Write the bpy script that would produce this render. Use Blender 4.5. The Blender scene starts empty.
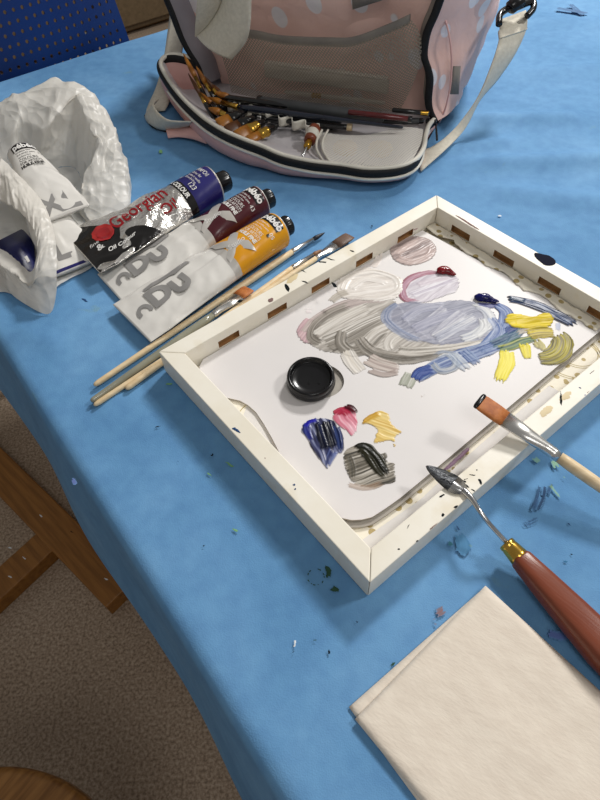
import bpy, bmesh, math, random
import numpy as np
from mathutils import Vector, Matrix, noise

random.seed(7)
C = bpy.context.scene.collection
TZ = 0.74            # table top height above the floor
CH = 0.448           # camera height above the table top
FPX = 580.9

# ------------------------------------------------------------------ camera
pit, rol = math.radians(52.2073), math.radians(-3.6049)
fwd = Vector((0, math.cos(pit), -math.sin(pit)))
rt0 = Vector((1, 0, 0)); up0 = rt0.cross(fwd)
RT = rt0 * math.cos(rol) + up0 * math.sin(rol)
UP = -rt0 * math.sin(rol) + up0 * math.cos(rol)
CAM = Vector((0, 0, TZ + CH))
cd = bpy.data.cameras.new('camera'); cam = bpy.data.objects.new('camera', cd); C.objects.link(cam)
cam.matrix_world = Matrix(((RT.x, UP.x, -fwd.x, CAM.x), (RT.y, UP.y, -fwd.y, CAM.y), (RT.z, UP.z, -fwd.z, CAM.z), (0, 0, 0, 1)))
cd.sensor_fit = 'VERTICAL'; cd.sensor_height = 36.0; cd.lens = FPX / 800 * 36.0
cd.clip_start = 0.01
bpy.context.scene.camera = cam


def ray(px, py):
    return fwd + RT * ((px - 300) / FPX) - UP * ((py - 400) / FPX)


def at(px, py, z=0.0):
    """point of the place at height z above the table top"""
    d = ray(px, py); t = (z - CH) / d.z
    return CAM + d * t


def on_plane(px, py, p0, n):
    d = ray(px, py); t = (p0 - CAM).dot(n) / d.dot(n)
    return CAM + d * t


def V(x, y, z=0.0):
    return Vector((x, y, TZ + z))


# ------------------------------------------------------------------ objects
def wloc(o):
    v = Vector((0, 0, 0))
    while o is not None:
        v = v + o.location; o = o.parent
    return v


def tag(o, label=None, cat=None, group=None, kind=None):
    if label: o['label'] = label
    if cat: o['category'] = cat
    if group: o['group'] = group
    if kind: o['kind'] = kind
    return o


def thing(name, label, cat, loc, group=None):
    o = bpy.data.objects.new(name, None); C.objects.link(o)
    o.location = loc; o.empty_display_size = 0.02
    return tag(o, label, cat, group)


def obj(name, bm, m, parent=None, origin=None, smooth=True, label=None):
    """world-space bmesh -> one mesh object (local to its parent)"""
    off = wloc(parent) if parent is not None else Vector((0, 0, 0))
    org = origin if origin is not None else (off if parent is not None else Vector((0, 0, 0)))
    bmesh.ops.translate(bm, verts=bm.verts, vec=-org)
    me = bpy.data.meshes.new(name); bm.to_mesh(me); bm.free()
    for p in me.polygons: p.use_smooth = smooth
    for k in (m if isinstance(m, (list, tuple)) else [m]): me.materials.append(k)
    o = bpy.data.objects.new(name, me); C.objects.link(o)
    if parent is not None: o.parent = parent
    o.location = org - off if parent is not None else org
    if label: o['label'] = label
    return o


def autosmooth(o, ang=35):
    me = o.data
    bm = bmesh.new(); bm.from_mesh(me)
    for e in bm.edges:
        if len(e.link_faces) == 2 and e.calc_face_angle(0) > math.radians(ang): e.smooth = False
    bm.to_mesh(me); bm.free()
    return o


# ------------------------------------------------------------------ mesh helpers
def crom(pts, n=8, closed=False):
    P = [Vector(p) for p in pts]; out = []; N = len(P)
    rng = range(N if closed else N - 1)
    for i in rng:
        if closed: a, b, c, d = P[(i - 1) % N], P[i], P[(i + 1) % N], P[(i + 2) % N]
        else: a, b, c, d = P[max(i - 1, 0)], P[i], P[i + 1], P[min(i + 2, N - 1)]
        for k in range(n):
            t = k / n
            out.append(0.5 * ((2 * b) + (c - a) * t + (2 * a - 5 * b + 4 * c - d) * t * t + (3 * b - a - 3 * c + d) * t ** 3))
    if not closed: out.append(P[-1].copy())
    return out


def resample(pts, n):
    L = [0.0]
    for a, b in zip(pts, pts[1:]): L.append(L[-1] + (b - a).length)
    out = []; j = 0
    for i in range(n):
        s = L[-1] * i / (n - 1)
        while j < len(L) - 2 and L[j + 1] < s: j += 1
        d = L[j + 1] - L[j]
        out.append(pts[j].lerp(pts[j + 1], 0 if d == 0 else (s - L[j]) / d))
    return out


def rings(bm, R, closed=True, cap=True):
    vs = [[bm.verts.new(p) for p in r] for r in R]
    for a, b in zip(vs, vs[1:]):
        n = len(a)
        for i in range(n if closed else n - 1):
            j = (i + 1) % n
            try: bm.faces.new((a[i], a[j], b[j], b[i]))
            except ValueError: pass
    if cap and closed:
        try:
            bm.faces.new(list(reversed(vs[0]))); bm.faces.new(vs[-1])
        except ValueError: pass
    return vs


def tube(bm, path, r, n=10, cap=True, flat=None):
    """round tube on a path; r is a number or a list"""
    R = []
    N = len(path); u = None
    for i, p in enumerate(path):
        t = (path[min(i + 1, N - 1)] - path[max(i - 1, 0)]).normalized()
        if u is None:
            u = t.cross(Vector((0, 0, 1)))
            if u.length < 1e-3: u = t.cross(Vector((0, 1, 0)))
        u = (u - t * u.dot(t)).normalized(); w = u.cross(t)
        rr = r[i] if isinstance(r, (list, tuple)) else r
        R.append([p + (u * math.cos(2 * math.pi * k / n) + w * math.sin(2 * math.pi * k / n)) * rr for k in range(n)])
    rings(bm, R, True, cap)
    return bm


def axis_loft(bm, p0, p1, lat, prof, n=20, ex=2.0, cap=True):
    """loft of super-ellipses along p0->p1: prof = (t, half width, half thickness)"""
    A = (p1 - p0); L = A.length; A = A / L
    lat = (lat - A * lat.dot(A)).normalized(); nz = A.cross(lat)
    if nz.z < 0: nz = -nz
    R = []
    for row in prof:
        t, a, b = row[:3]; e = row[3] if len(row) > 3 else ex
        c = p0 + A * (t * L)
        ring = []
        for k in range(n):
            f = 2 * math.pi * k / n; cs, sn = math.cos(f), math.sin(f)
            ring.append(c + lat * (a * math.copysign(abs(cs) ** (2 / e), cs)) + nz * (b * math.copysign(abs(sn) ** (2 / e), sn)))
        R.append(ring)
    rings(bm, R, True, cap)
    return bm


def box(bm, cx, cy, cz, sx, sy, sz, ux=Vector((1, 0, 0)), bev=0.0):
    ux = ux.normalized(); uy = Vector((-ux.y, ux.x, 0))
    r = bmesh.ops.create_cube(bm, size=1.0)
    M = Matrix(((ux.x * sx, uy.x * sy, 0, cx), (ux.y * sx, uy.y * sy, 0, cy), (0, 0, sz, cz), (0, 0, 0, 1)))
    bmesh.ops.transform(bm, matrix=M, verts=r['verts'])
    if bev:
        es = {e for v in r['verts'] for e in v.link_edges}
        bmesh.ops.bevel(bm, geom=list(es), offset=bev, segments=2, affect='EDGES', profile=0.5)
    return bm


def loft_between(bm, A, B, m, f=None, close=False):
    """surface between two equally sampled curves; f(p, i/n, j/m) may displace"""
    R = []
    for j in range(m + 1):
        w = j / m
        row = []
        for i, (a, b) in enumerate(zip(A, B)):
            p = a.lerp(b, w)
            if f: p = f(p, i / (len(A) - 1), w)
            row.append(p)
        R.append(row)
    rings(bm, R, close, False)
    return bm


def solid(bm, th):
    bmesh.ops.recalc_face_normals(bm, faces=bm.faces)
    bmesh.ops.solidify(bm, geom=list(bm.faces), thickness=th)
    return bm


def prism(bm, pts, z0, z1):
    """flat slab of an outline (world xy, heights above the table)"""
    lo = [bm.verts.new((p.x, p.y, TZ + z0)) for p in pts]; hi = [bm.verts.new((p.x, p.y, TZ + z1)) for p in pts]
    bm.faces.new(list(reversed(lo))); bm.faces.new(hi)
    n = len(pts)
    for i in range(n):
        j = (i + 1) % n; bm.faces.new((lo[i], lo[j], hi[j], hi[i]))
    bmesh.ops.recalc_face_normals(bm, faces=bm.faces)
    return bm


def n3(p, s=1.0, o=0.0):
    return noise.noise(Vector((p[0] * s + o, p[1] * s - o, p[2] * s + 2 * o)))


# ------------------------------------------------------------------ materials
def lin(c):
    return tuple(((x / 255) / 12.92 if x / 255 <= 0.04045 else ((x / 255 + 0.055) / 1.055) ** 2.4) for x in c) + (1.0,)


class NT:
    def __init__(s, name):
        s.m = bpy.data.materials.new(name); s.m.use_nodes = True
        s.t = s.m.node_tree; s.n = s.t.nodes; s.l = s.t.links
        s.b = s.n['Principled BSDF']; s.out = s.n['Material Output']

    def add(s, kind, **kw):
        nd = s.n.new(kind)
        for k, v in kw.items(): setattr(nd, k, v)
        return nd

    def link(s, a, b): s.l.new(a, b)

    def coords(s, scale=(1, 1, 1), rot=(0, 0, 0), kind='Object'):
        tc = s.add('ShaderNodeTexCoord'); mp = s.add('ShaderNodeMapping')
        mp.vector_type = 'TEXTURE'; mp.inputs['Scale'].default_value = [1 / q for q in scale]; mp.inputs['Rotation'].default_value = [-q for q in rot]
        s.link(tc.outputs[kind], mp.inputs['Vector']); return mp.outputs['Vector']

    def noise(s, vec, scale, detail=4, dist=0.0, rough=0.55):
        nd = s.add('ShaderNodeTexNoise'); nd.inputs['Scale'].default_value = scale; nd.inputs['Detail'].default_value = detail
        nd.inputs['Distortion'].default_value = dist; nd.inputs['Roughness'].default_value = rough
        s.link(vec, nd.inputs['Vector']); return nd.outputs['Fac']

    def ramp(s, fac, stops, interp='LINEAR'):
        r = s.add('ShaderNodeValToRGB'); cr = r.color_ramp; cr.interpolation = interp
        while len(cr.elements) < len(stops): cr.elements.new(0.5)
        for e, (p, c) in zip(cr.elements, stops): e.position = p; e.color = c
        s.link(fac, r.inputs['Fac']); return r.outputs['Color']

    def mix(s, fac, a, b):
        m = s.add('ShaderNodeMix', data_type='RGBA')
        for sock, v in ((m.inputs['Factor'], fac), (m.inputs[6], a), (m.inputs[7], b)):
            if hasattr(v, 'is_output'): s.link(v, sock)
            else: sock.default_value = v
        return m.outputs[2]

    def math(s, op, a, b=0.0):
        m = s.add('ShaderNodeMath', operation=op)
        for sock, v in ((m.inputs[0], a), (m.inputs[1], b)):
            if hasattr(v, 'is_output'): s.link(v, sock)
            else: sock.default_value = v
        return m.outputs[0]

    def bump(s, h, strength=0.3, dist=0.001):
        b = s.add('ShaderNodeBump'); b.inputs['Strength'].default_value = strength; b.inputs['Distance'].default_value = dist
        s.link(h, b.inputs['Height']); s.link(b.outputs['Normal'], s.b.inputs['Normal']); return b

    def set(s, **kw):
        for k, v in kw.items(): s.b.inputs[k.replace('_', ' ')].default_value = v
        return s


def mat(name, c, c2=None, rough=0.5, metal=0.0, ns=30, stretch=(1, 1, 1), bump=0.0, bs=200, bd=0.001, spec=0.5, coat=0.0, trans=0.0, ior=1.45, rot=(0, 0, 0), sub=0.0, lo=0.35, hi=0.65):
    k = NT(name); k.set(Roughness=rough, Metallic=metal, IOR=ior)
    k.b.inputs['Specular IOR Level'].default_value = spec
    k.b.inputs['Coat Weight'].default_value = coat
    k.b.inputs['Coat Roughness'].default_value = 0.1
    k.b.inputs['Transmission Weight'].default_value = trans
    vec = k.coords(stretch, rot)
    col = k.ramp(k.noise(vec, ns), [(lo, lin(c)), (hi, lin(c2 or tuple(max(0, x * 0.94) for x in c)))])
    k.link(col, k.b.inputs['Base Color'])
    if bump: k.bump(k.noise(vec, bs, 3), bump, bd)
    return k.m


def paint(name, cols, ang=0.0, ns=130, st=9.0, rough=0.3, bump=0.25, dist=0.4, uv=False):
    """oil paint smear: streaks of the given colours along the stroke"""
    k = NT(name); k.set(Roughness=max(rough, .42)); k.b.inputs['Specular IOR Level'].default_value = .35
    if uv:
        f = k.noise(k.coords((14, 330, 1), kind='UV'), 1.0, 4, 0.5, 0.6); n = len(cols)
        k.link(k.ramp(f, [(0.3 + 0.4 * i / max(n - 1, 1), lin(c)) for i, c in enumerate(cols)]), k.b.inputs['Base Color'])
        k.bump(f, 0.25, 0.0008); return k.m
    vec = k.coords((1, st, st), (0, 0, -ang))
    f = k.noise(vec, ns / st * 1.0, 5, dist, 0.6)
    n = len(cols)
    stops = [(0.3 + 0.42 * i / max(n - 1, 1), lin(c)) for i, c in enumerate(cols)]
    k.link(k.ramp(f, stops), k.b.inputs['Base Color'])
    k.bump(f, bump, 0.0008)
    return k.m


# cloth
def m_cloth():
    k = NT('blue_cloth'); k.set(Roughness=0.75); k.b.inputs['Specular IOR Level'].default_value = 0.25
    v = k.coords()
    a = k.ramp(k.noise(v, 7, 6, 0.6), [(0.32, lin((92, 142, 186))), (0.5, lin((102, 152, 196))), (0.7, lin((114, 163, 205)))])
    b = k.ramp(k.noise(v, 60, 5), [(0.35, (0.86, 0.88, 0.92, 1)), (0.62, (1, 1, 1, 1))])
    m = k.add('ShaderNodeMix', data_type='RGBA', blend_type='MULTIPLY'); m.inputs['Factor'].default_value = 1.0
    k.link(a, m.inputs[6]); k.link(b, m.inputs[7])
    # yellowish and teal old stains
    st = k.ramp(k.noise(v, 26, 5, 0.5), [(0.68, (0, 0, 0, 1)), (0.78, (0.35, 0.35, 0.35, 1))])
    c = k.mix(st, m.outputs[2], lin((120, 150, 120)))
    k.link(c, k.b.inputs['Base Color'])
    vo = k.add('ShaderNodeTexVoronoi'); vo.inputs['Scale'].default_value = 900; k.link(v, vo.inputs['Vector'])
    h = k.math('ADD', k.math('MULTIPLY', vo.outputs['Distance'], 0.22), k.noise(v, 9, 3, 0.6))
    k.bump(h, 0.35, 0.0018)
    return k.m


def m_floor():
    k = NT('speckled_floor'); k.set(Roughness=0.6); k.b.inputs['Specular IOR Level'].default_value = 0.3
    v = k.coords()
    a = k.ramp(k.noise(v, 190, 2, 0, 0.6), [(0.34, lin((134, 116, 98))), (0.5, lin((168, 149, 129))), (0.66, lin((192, 174, 154)))])
    b = k.ramp(k.noise(v, 4, 4), [(0.3, (0.82, 0.8, 0.78, 1)), (0.7, (1, 1, 1, 1))])
    m = k.add('ShaderNodeMix', data_type='RGBA', blend_type='MULTIPLY'); m.inputs['Factor'].default_value = 1.0
    k.link(a, m.inputs[6]); k.link(b, m.inputs[7]); k.link(m.outputs[2], k.b.inputs['Base Color'])
    return k.m


def m_pink():
    k = NT('pink_spotted_fabric'); k.set(Roughness=0.6); k.b.inputs['Specular IOR Level'].default_value = 0.35
    v = k.coords((1, 1, 0.72), (0, 0.5, 0.43))
    vo = k.add('ShaderNodeTexVoronoi'); vo.inputs['Scale'].default_value = 25; vo.inputs['Randomness'].default_value = 0.8; k.link(v, vo.inputs['Vector'])
    sp = k.ramp(vo.outputs['Distance'], [(0.27, (1, 1, 1, 1)), (0.295, (0, 0, 0, 1))])
    base = k.ramp(k.noise(k.coords(), 14, 4), [(0.3, lin((224, 184, 172))), (0.7, lin((233, 197, 186)))])
    c = k.mix(sp, base, lin((226, 220, 222)))
    k.link(c, k.b.inputs['Base Color'])
    k.bump(k.noise(k.coords(), 35, 5, 0.8), 0.5, 0.004)
    return k.m


def m_net(name, col, scale, open_=0.30, glint=0.0):
    """netting: small real gaps between threads"""
    k = NT(name); k.set(Roughness=0.6); k.b.inputs['Base Color'].default_value = lin(col)
    uv = k.add('ShaderNodeTexCoord').outputs['UV']
    sx = k.add('ShaderNodeSeparateXYZ'); k.link(uv, sx.inputs[0])
    def tri(o): return k.math('ABSOLUTE', k.math('SUBTRACT', k.math('FRACT', k.math('MULTIPLY', o, scale)), 0.5))
    a = k.math('ADD', sx.outputs[0], sx.outputs[1]); b = k.math('SUBTRACT', sx.outputs[0], sx.outputs[1])
    hole = k.math('MULTIPLY', k.math('LESS_THAN', tri(a), open_), k.math('LESS_THAN', tri(b), open_))
    tr = k.add('ShaderNodeBsdfTransparent'); mx = k.add('ShaderNodeMixShader')
    k.link(hole, mx.inputs[0]); k.link(k.b.outputs[0], mx.inputs[1]); k.link(tr.outputs[0], mx.inputs[2]); k.link(mx.outputs[0], k.out.inputs['Surface'])
    return k.m


def m_bagfilm():
    k = NT('white_carrier_film'); k.set(Roughness=0.38); k.b.inputs['Base Color'].default_value = lin((236, 232, 224))
    v = k.coords()
    nz = k.add('ShaderNodeTexNoise'); nz.inputs['Scale'].default_value = 14; k.link(v, nz.inputs['Vector'])
    vm = k.add('ShaderNodeVectorMath', operation='MULTIPLY_ADD'); k.link(nz.outputs['Color'], vm.inputs[0]); vm.inputs[1].default_value = (.05, .05, .05); k.link(v, vm.inputs[2])
    va = k.add('ShaderNodeTexVoronoi'); va.inputs['Scale'].default_value = 26; k.link(vm.outputs[0], va.inputs['Vector'])
    vb = k.add('ShaderNodeTexVoronoi'); vb.inputs['Scale'].default_value = 70; k.link(vm.outputs[0], vb.inputs['Vector'])
    k.bump(k.math('ADD', va.outputs['Distance'], k.math('MULTIPLY', vb.outputs['Distance'], .3)), 0.55, 0.012)
    tl = k.add('ShaderNodeBsdfTranslucent'); tl.inputs['Color'].default_value = lin((232, 228, 220))
    mx = k.add('ShaderNodeMixShader'); mx.inputs[0].default_value = 0.35
    k.link(k.b.outputs[0], mx.inputs[1]); k.link(tl.outputs[0], mx.inputs[2]); k.link(mx.outputs[0], k.out.inputs['Surface'])
    return k.m


def m_lining_paper():
    k = NT('gold_flecked_paper'); k.set(Roughness=0.7)
    v = k.coords()
    vo = k.add('ShaderNodeTexVoronoi'); vo.inputs['Scale'].default_value = 95; k.link(v, vo.inputs['Vector'])
    sp = k.ramp(vo.outputs['Distance'], [(0.30, (1, 1, 1, 1)), (0.33, (0, 0, 0, 1))])
    c = k.mix(sp, lin((236, 229, 212)), lin((178, 158, 108)))
    k.link(c, k.b.inputs['Base Color'])
    return k.m


def m_rim():
    k = NT('cream_painted_wood'); k.set(Roughness=0.42); k.b.inputs['Specular IOR Level'].default_value = 0.4
    v = k.coords()
    a = k.ramp(k.noise(v, 18, 5), [(0.3, lin((234, 227, 210))), (0.6, lin((241, 236, 223))), (0.8, lin((226, 214, 188)))])
    k.link(a, k.b.inputs['Base Color']); k.bump(k.noise(v, 120, 4), 0.12, 0.001)
    return k.m


def m_foil():
    k = NT('crumpled_foil'); k.set(Roughness=0.24, Metallic=.85); k.b.inputs['Base Color'].default_value = lin((232, 229, 224))
    v = k.coords()
    vo = k.add('ShaderNodeTexVoronoi', feature='F1'); vo.inputs['Scale'].default_value = 42; k.link(k.coords((1, 1, 1)), vo.inputs['Vector'])
    h = k.math('ADD', k.math('MULTIPLY', vo.outputs['Distance'], 0.9), k.noise(v, 45, 5, 1.2))
    k.bump(h, 0.9, 0.006)
    return k.m


def m_wood(name, c, c2, rough=0.45, ns=14, ang=0.0, st=12):
    return mat(name, c, c2, rough=rough, ns=ns, stretch=(1.0, st, st), rot=(0, 0, -ang), bump=0.15, bs=60)


def m_paper(name, c, c2, bump=0.25, bs=260):
    return mat(name, c, c2, rough=0.8, ns=90, bump=bump, bs=bs, spec=0.25)


M = {}
M['cloth'] = m_cloth(); M['floor'] = m_floor(); M['pink'] = m_pink(); M['film'] = m_bagfilm(); M['lining_paper'] = m_lining_paper()
M['rim'] = m_rim(); M['foil'] = m_foil()
M['pinkplain'] = mat('pink_plain_fabric', (222, 172, 164), (230, 182, 174), rough=0.6, ns=20, bump=0.3, bs=60, bd=0.003)
M['slot'] = mat('brown_fibreboard', (158, 116, 70), (138, 98, 58), rough=0.7, ns=80)
M['canvas'] = mat('white_canvas_board', (228, 224, 216), rough=0.75, bump=0.2, bs=600)
M['palette'] = mat('white_palette_paper', (224, 220, 219), (220, 216, 214), rough=0.42, ns=8, spec=0.3)
M['sheet'] = mat('grey_white_sheet', (222, 218, 214), (214, 210, 206), rough=0.6, ns=10)
M['padedge'] = mat('grey_pad_edge', (172, 166, 156), (150, 144, 136), rough=0.75, ns=60, stretch=(1, 1, 30))
M['black'] = mat('black_plastic', (14, 14, 16), (20, 20, 22), rough=0.22, ns=40)
M['blackmatt'] = mat('black_zip_tape', (10, 10, 12), (22, 22, 24), rough=0.7, ns=300, bump=0.4, bs=700)
M['chrome'] = mat('silver_ferrule', (232, 230, 226), (220, 218, 214), rough=0.26, metal=1.0)
M['steel'] = mat('steel_blade', (206, 206, 206), (190, 190, 190), rough=0.2, metal=1.0)
M['brass'] = mat('brass', (214, 174, 84), (196, 152, 62), rough=0.22, metal=1.0)
M['bare'] = m_wood('pale_brush_wood', (232, 210, 172), (216, 190, 148), 0.4)
M['grip'] = mat('olive_grey_handle', (150, 148, 130), (130, 130, 114), rough=0.18, coat=0.6)
M['orange'] = mat('orange_bristle', (198, 122, 62), (166, 92, 42), rough=0.45, ns=30, stretch=(4, 4, 4), bump=0.4, bs=500)
M['brownb'] = mat('brown_bristle', (112, 86, 70), (84, 62, 50), rough=0.5, bump=0.4, bs=500)
M['darkb'] = mat('dark_blue_bristle', (34, 44, 66), (22, 26, 40), rough=0.5)
M['handle'] = m_wood('red_brown_wood', (128, 66, 44), (118, 58, 38), 0.3, 16, -0.9)
M['napkin'] = mat('recycled_paper_towel', (228, 217, 202), (220, 208, 193), rough=.8, ns=60, stretch=(1, 2.5, 1), rot=(0, 0, .64), bump=.3, bs=210, bd=.0010, spec=.2)
M['cream'] = mat('cream_webbing', (216, 210, 194), (204, 198, 182), rough=0.75, ns=200, bump=0.5, bs=420)
M['trim'] = mat('white_piping', (226, 222, 210), rough=0.6)
M['grey'] = mat('grey_trim', (142, 136, 128), (128, 122, 116), rough=0.65, bump=0.3, bs=500)
M['lining'] = mat('pale_grey_lining', (206, 202, 204), (190, 186, 190), rough=0.55, ns=18, bump=0.5, bs=28, bd=0.006)
M['net'] = m_net('grey_netting', (150, 140, 126), 200.0, 0.33)
M['wnet'] = m_net('white_netting', (232, 228, 220), 240.0, 0.24)
M['chair'] = mat('blue_plastic', (8, 48, 110), (6, 40, 98), rough=0.4, ns=6)
M['wood'] = m_wood('varnished_brown_wood', (152, 102, 44), (124, 80, 28), 0.45, 9, -0.8)
M['stool'] = m_wood('glossy_oak', (158, 110, 56), (116, 74, 30), 0.3, 12, 0.9)
M['wall'] = mat('wall_paint', (168, 150, 122), (158, 140, 114), rough=0.8, ns=5)
M['cupboard'] = m_wood('cupboard_veneer', (110, 92, 68), (96, 80, 58), 0.5, 5, 1.57)
M['white'] = mat('white_enamelled_tube', (226, 223, 217), (216, 213, 207), rough=0.2, coat=0.4, bump=0.3, bs=20, bd=0.006)
M['yellow'] = mat('ochre_yellow_print', (222, 156, 16), (214, 146, 10), rough=0.25, coat=0.3)
M['maroon'] = mat('maroon_print', (74, 20, 30), (66, 16, 26), rough=0.25, coat=0.3)
M['navy'] = mat('navy_print', (36, 34, 104), (28, 26, 88), rough=0.28, coat=0.3)
M['silver'] = mat('silver_print', (204, 200, 194), (192, 188, 182), rough=0.3, metal=0.3)
M['greyink'] = mat('grey_ink', (146, 144, 142), (138, 136, 134), rough=0.35)
M['blackcloth'] = mat('black_fabric', (16, 16, 18), (24, 24, 26), rough=0.8)
M['whiteink'] = mat('white_ink', (236, 234, 230), rough=0.4)
M['redink'] = mat('red_ink', (150, 20, 28), (136, 16, 22), rough=0.35)
M['redseal'] = mat('red_seal', (190, 50, 48), (150, 24, 28), rough=0.25, ns=60, coat=0.5)
M['blackink'] = mat('black_ink', (16, 14, 14), (22, 20, 20), rough=0.22, coat=0.3, bump=0.3, bs=40, bd=0.003)
M['navyplastic'] = mat('navy_plastic', (18, 26, 92), (12, 18, 70), rough=0.35, bump=0.3, bs=20, bd=0.004)
M['amber'] = mat('amber_bristle', (178, 116, 40), (120, 70, 20), rough=0.35, ns=60, stretch=(1, 1, 1))
M['darkblue'] = mat('blue_black_lacquer', (24, 34, 52), (18, 26, 42), rough=0.15, coat=0.6)
M['darkgrey'] = mat('dark_grey_plastic', (74, 76, 78), (64, 66, 68), rough=0.4)
M['darkred'] = mat('dark_red_lacquer', (104, 26, 30), (84, 18, 22), rough=0.15, coat=0.6)
M['blacklac'] = mat('black_lacquer', (12, 12, 14), rough=0.12, coat=0.6)
M['clear'] = mat('cloudy_plastic', (206, 200, 188), (190, 184, 172), rough=0.15, coat=0.5)
M['gold_line'] = mat('gold_line_print', (190, 172, 120), rough=0.5)
M['green'] = mat('green_plastic', (18, 96, 50), rough=0.2)

# ------------------------------------------------------------------ paint patches
def patch_bm(pts, z, h, step=0.0007, ang=0.0, dry=0.0, edge=0.0025, seed=0, smooth=6):
    """a patch of paint filled into an outline: raggedness and ridges follow the stroke"""
    P = crom([Vector((p.x, p.y, 0)) for p in pts], smooth, True)
    X = np.array([(p.x, p.y) for p in P]); X2 = np.roll(X, -1, axis=0)
    lo = X.min(0) - step * 2; hi = X.max(0) + step * 2
    nx, ny = [int(math.ceil(v)) + 1 for v in (hi - lo) / step]
    gx, gy = np.meshgrid(lo[0] + np.arange(nx) * step, lo[1] + np.arange(ny) * step, indexing='ij')
    inside = np.zeros(gx.shape, bool); dist = np.full(gx.shape, 1e9)
    for a, b in zip(X, X2):
        c = (a[1] > gy) != (b[1] > gy)
        dy = (b[1] - a[1]) or 1e-12
        inside ^= c & (gx < (b[0] - a[0]) * (gy - a[1]) / dy + a[0])
        d = b - a; L2 = (d @ d) or 1e-12
        t = np.clip(((gx - a[0]) * d[0] + (gy - a[1]) * d[1]) / L2, 0, 1)
        dist = np.minimum(dist, np.hypot(gx - a[0] - t * d[0], gy - a[1] - t * d[1]))
    ca, sa = math.cos(ang), math.sin(ang)
    bm = bmesh.new(); ids = {}
    st = np.zeros(gx.shape)
    for i in range(nx):
        for j in range(ny):
            if inside[i, j]:
                u = gx[i, j] * ca + gy[i, j] * sa; v = -gx[i, j] * sa + gy[i, j] * ca
                st[i, j] = noise.noise(Vector((u * 26 + seed, v * 480, seed))) * 0.6 + noise.noise(Vector((u * 90, v * 200 + seed, seed))) * 0.4
    keep = inside & (dist + st * edge * 0.9 * (1 if h < 0.003 else 0.2) > edge * 0.25)
    if dry: keep &= ~((st < -0.12 + dry * 0.25) & (dist < edge * (1 + dry * 6)) & (dist > -1)) if dry < 1 else (st > -0.05)
    def vert(i, j):
        if (i, j) not in ids:
            b = all(0 <= a < nx and 0 <= c < ny and keep[a, c] for a in (i - 1, i, i + 1) for c in (j - 1, j, j + 1))
            w = min(1.0, dist[i, j] / max(edge * 1.6, 1e-5)); w = w * w * (3 - 2 * w)
            zz = 0.0001 + (h * (0.35 + 0.45 * w + 0.30 * w * st[i, j]) if b else 0)
            ids[i, j] = bm.verts.new((gx[i, j], gy[i, j], TZ + z + max(zz, 0.0001)))
        return ids[i, j]
    for i in range(nx - 1):
        for j in range(ny - 1):
            if keep[i, j] and keep[i + 1, j] and keep[i, j + 1] and keep[i + 1, j + 1]:
                bm.faces.new((vert(i, j), vert(i + 1, j), vert(i + 1, j + 1), vert(i, j + 1)))
    return bm


def patch(name, px, z, h, m, parent, ang=0.0, dry=0.0, edge=0.0025, seed=0, step=0.0007, label=None, smooth=6):
    pts = [at(x, y, z) for x, y in px]
    bm = patch_bm(pts, z, h, step, ang, dry, edge, seed, smooth)
    if not bm.verts:
        bm.free(); return None
    org = sum((v.co for v in bm.verts), Vector()) / len(bm.verts)
    return obj(name, bm, m, parent, origin=org, label=label)


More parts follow.
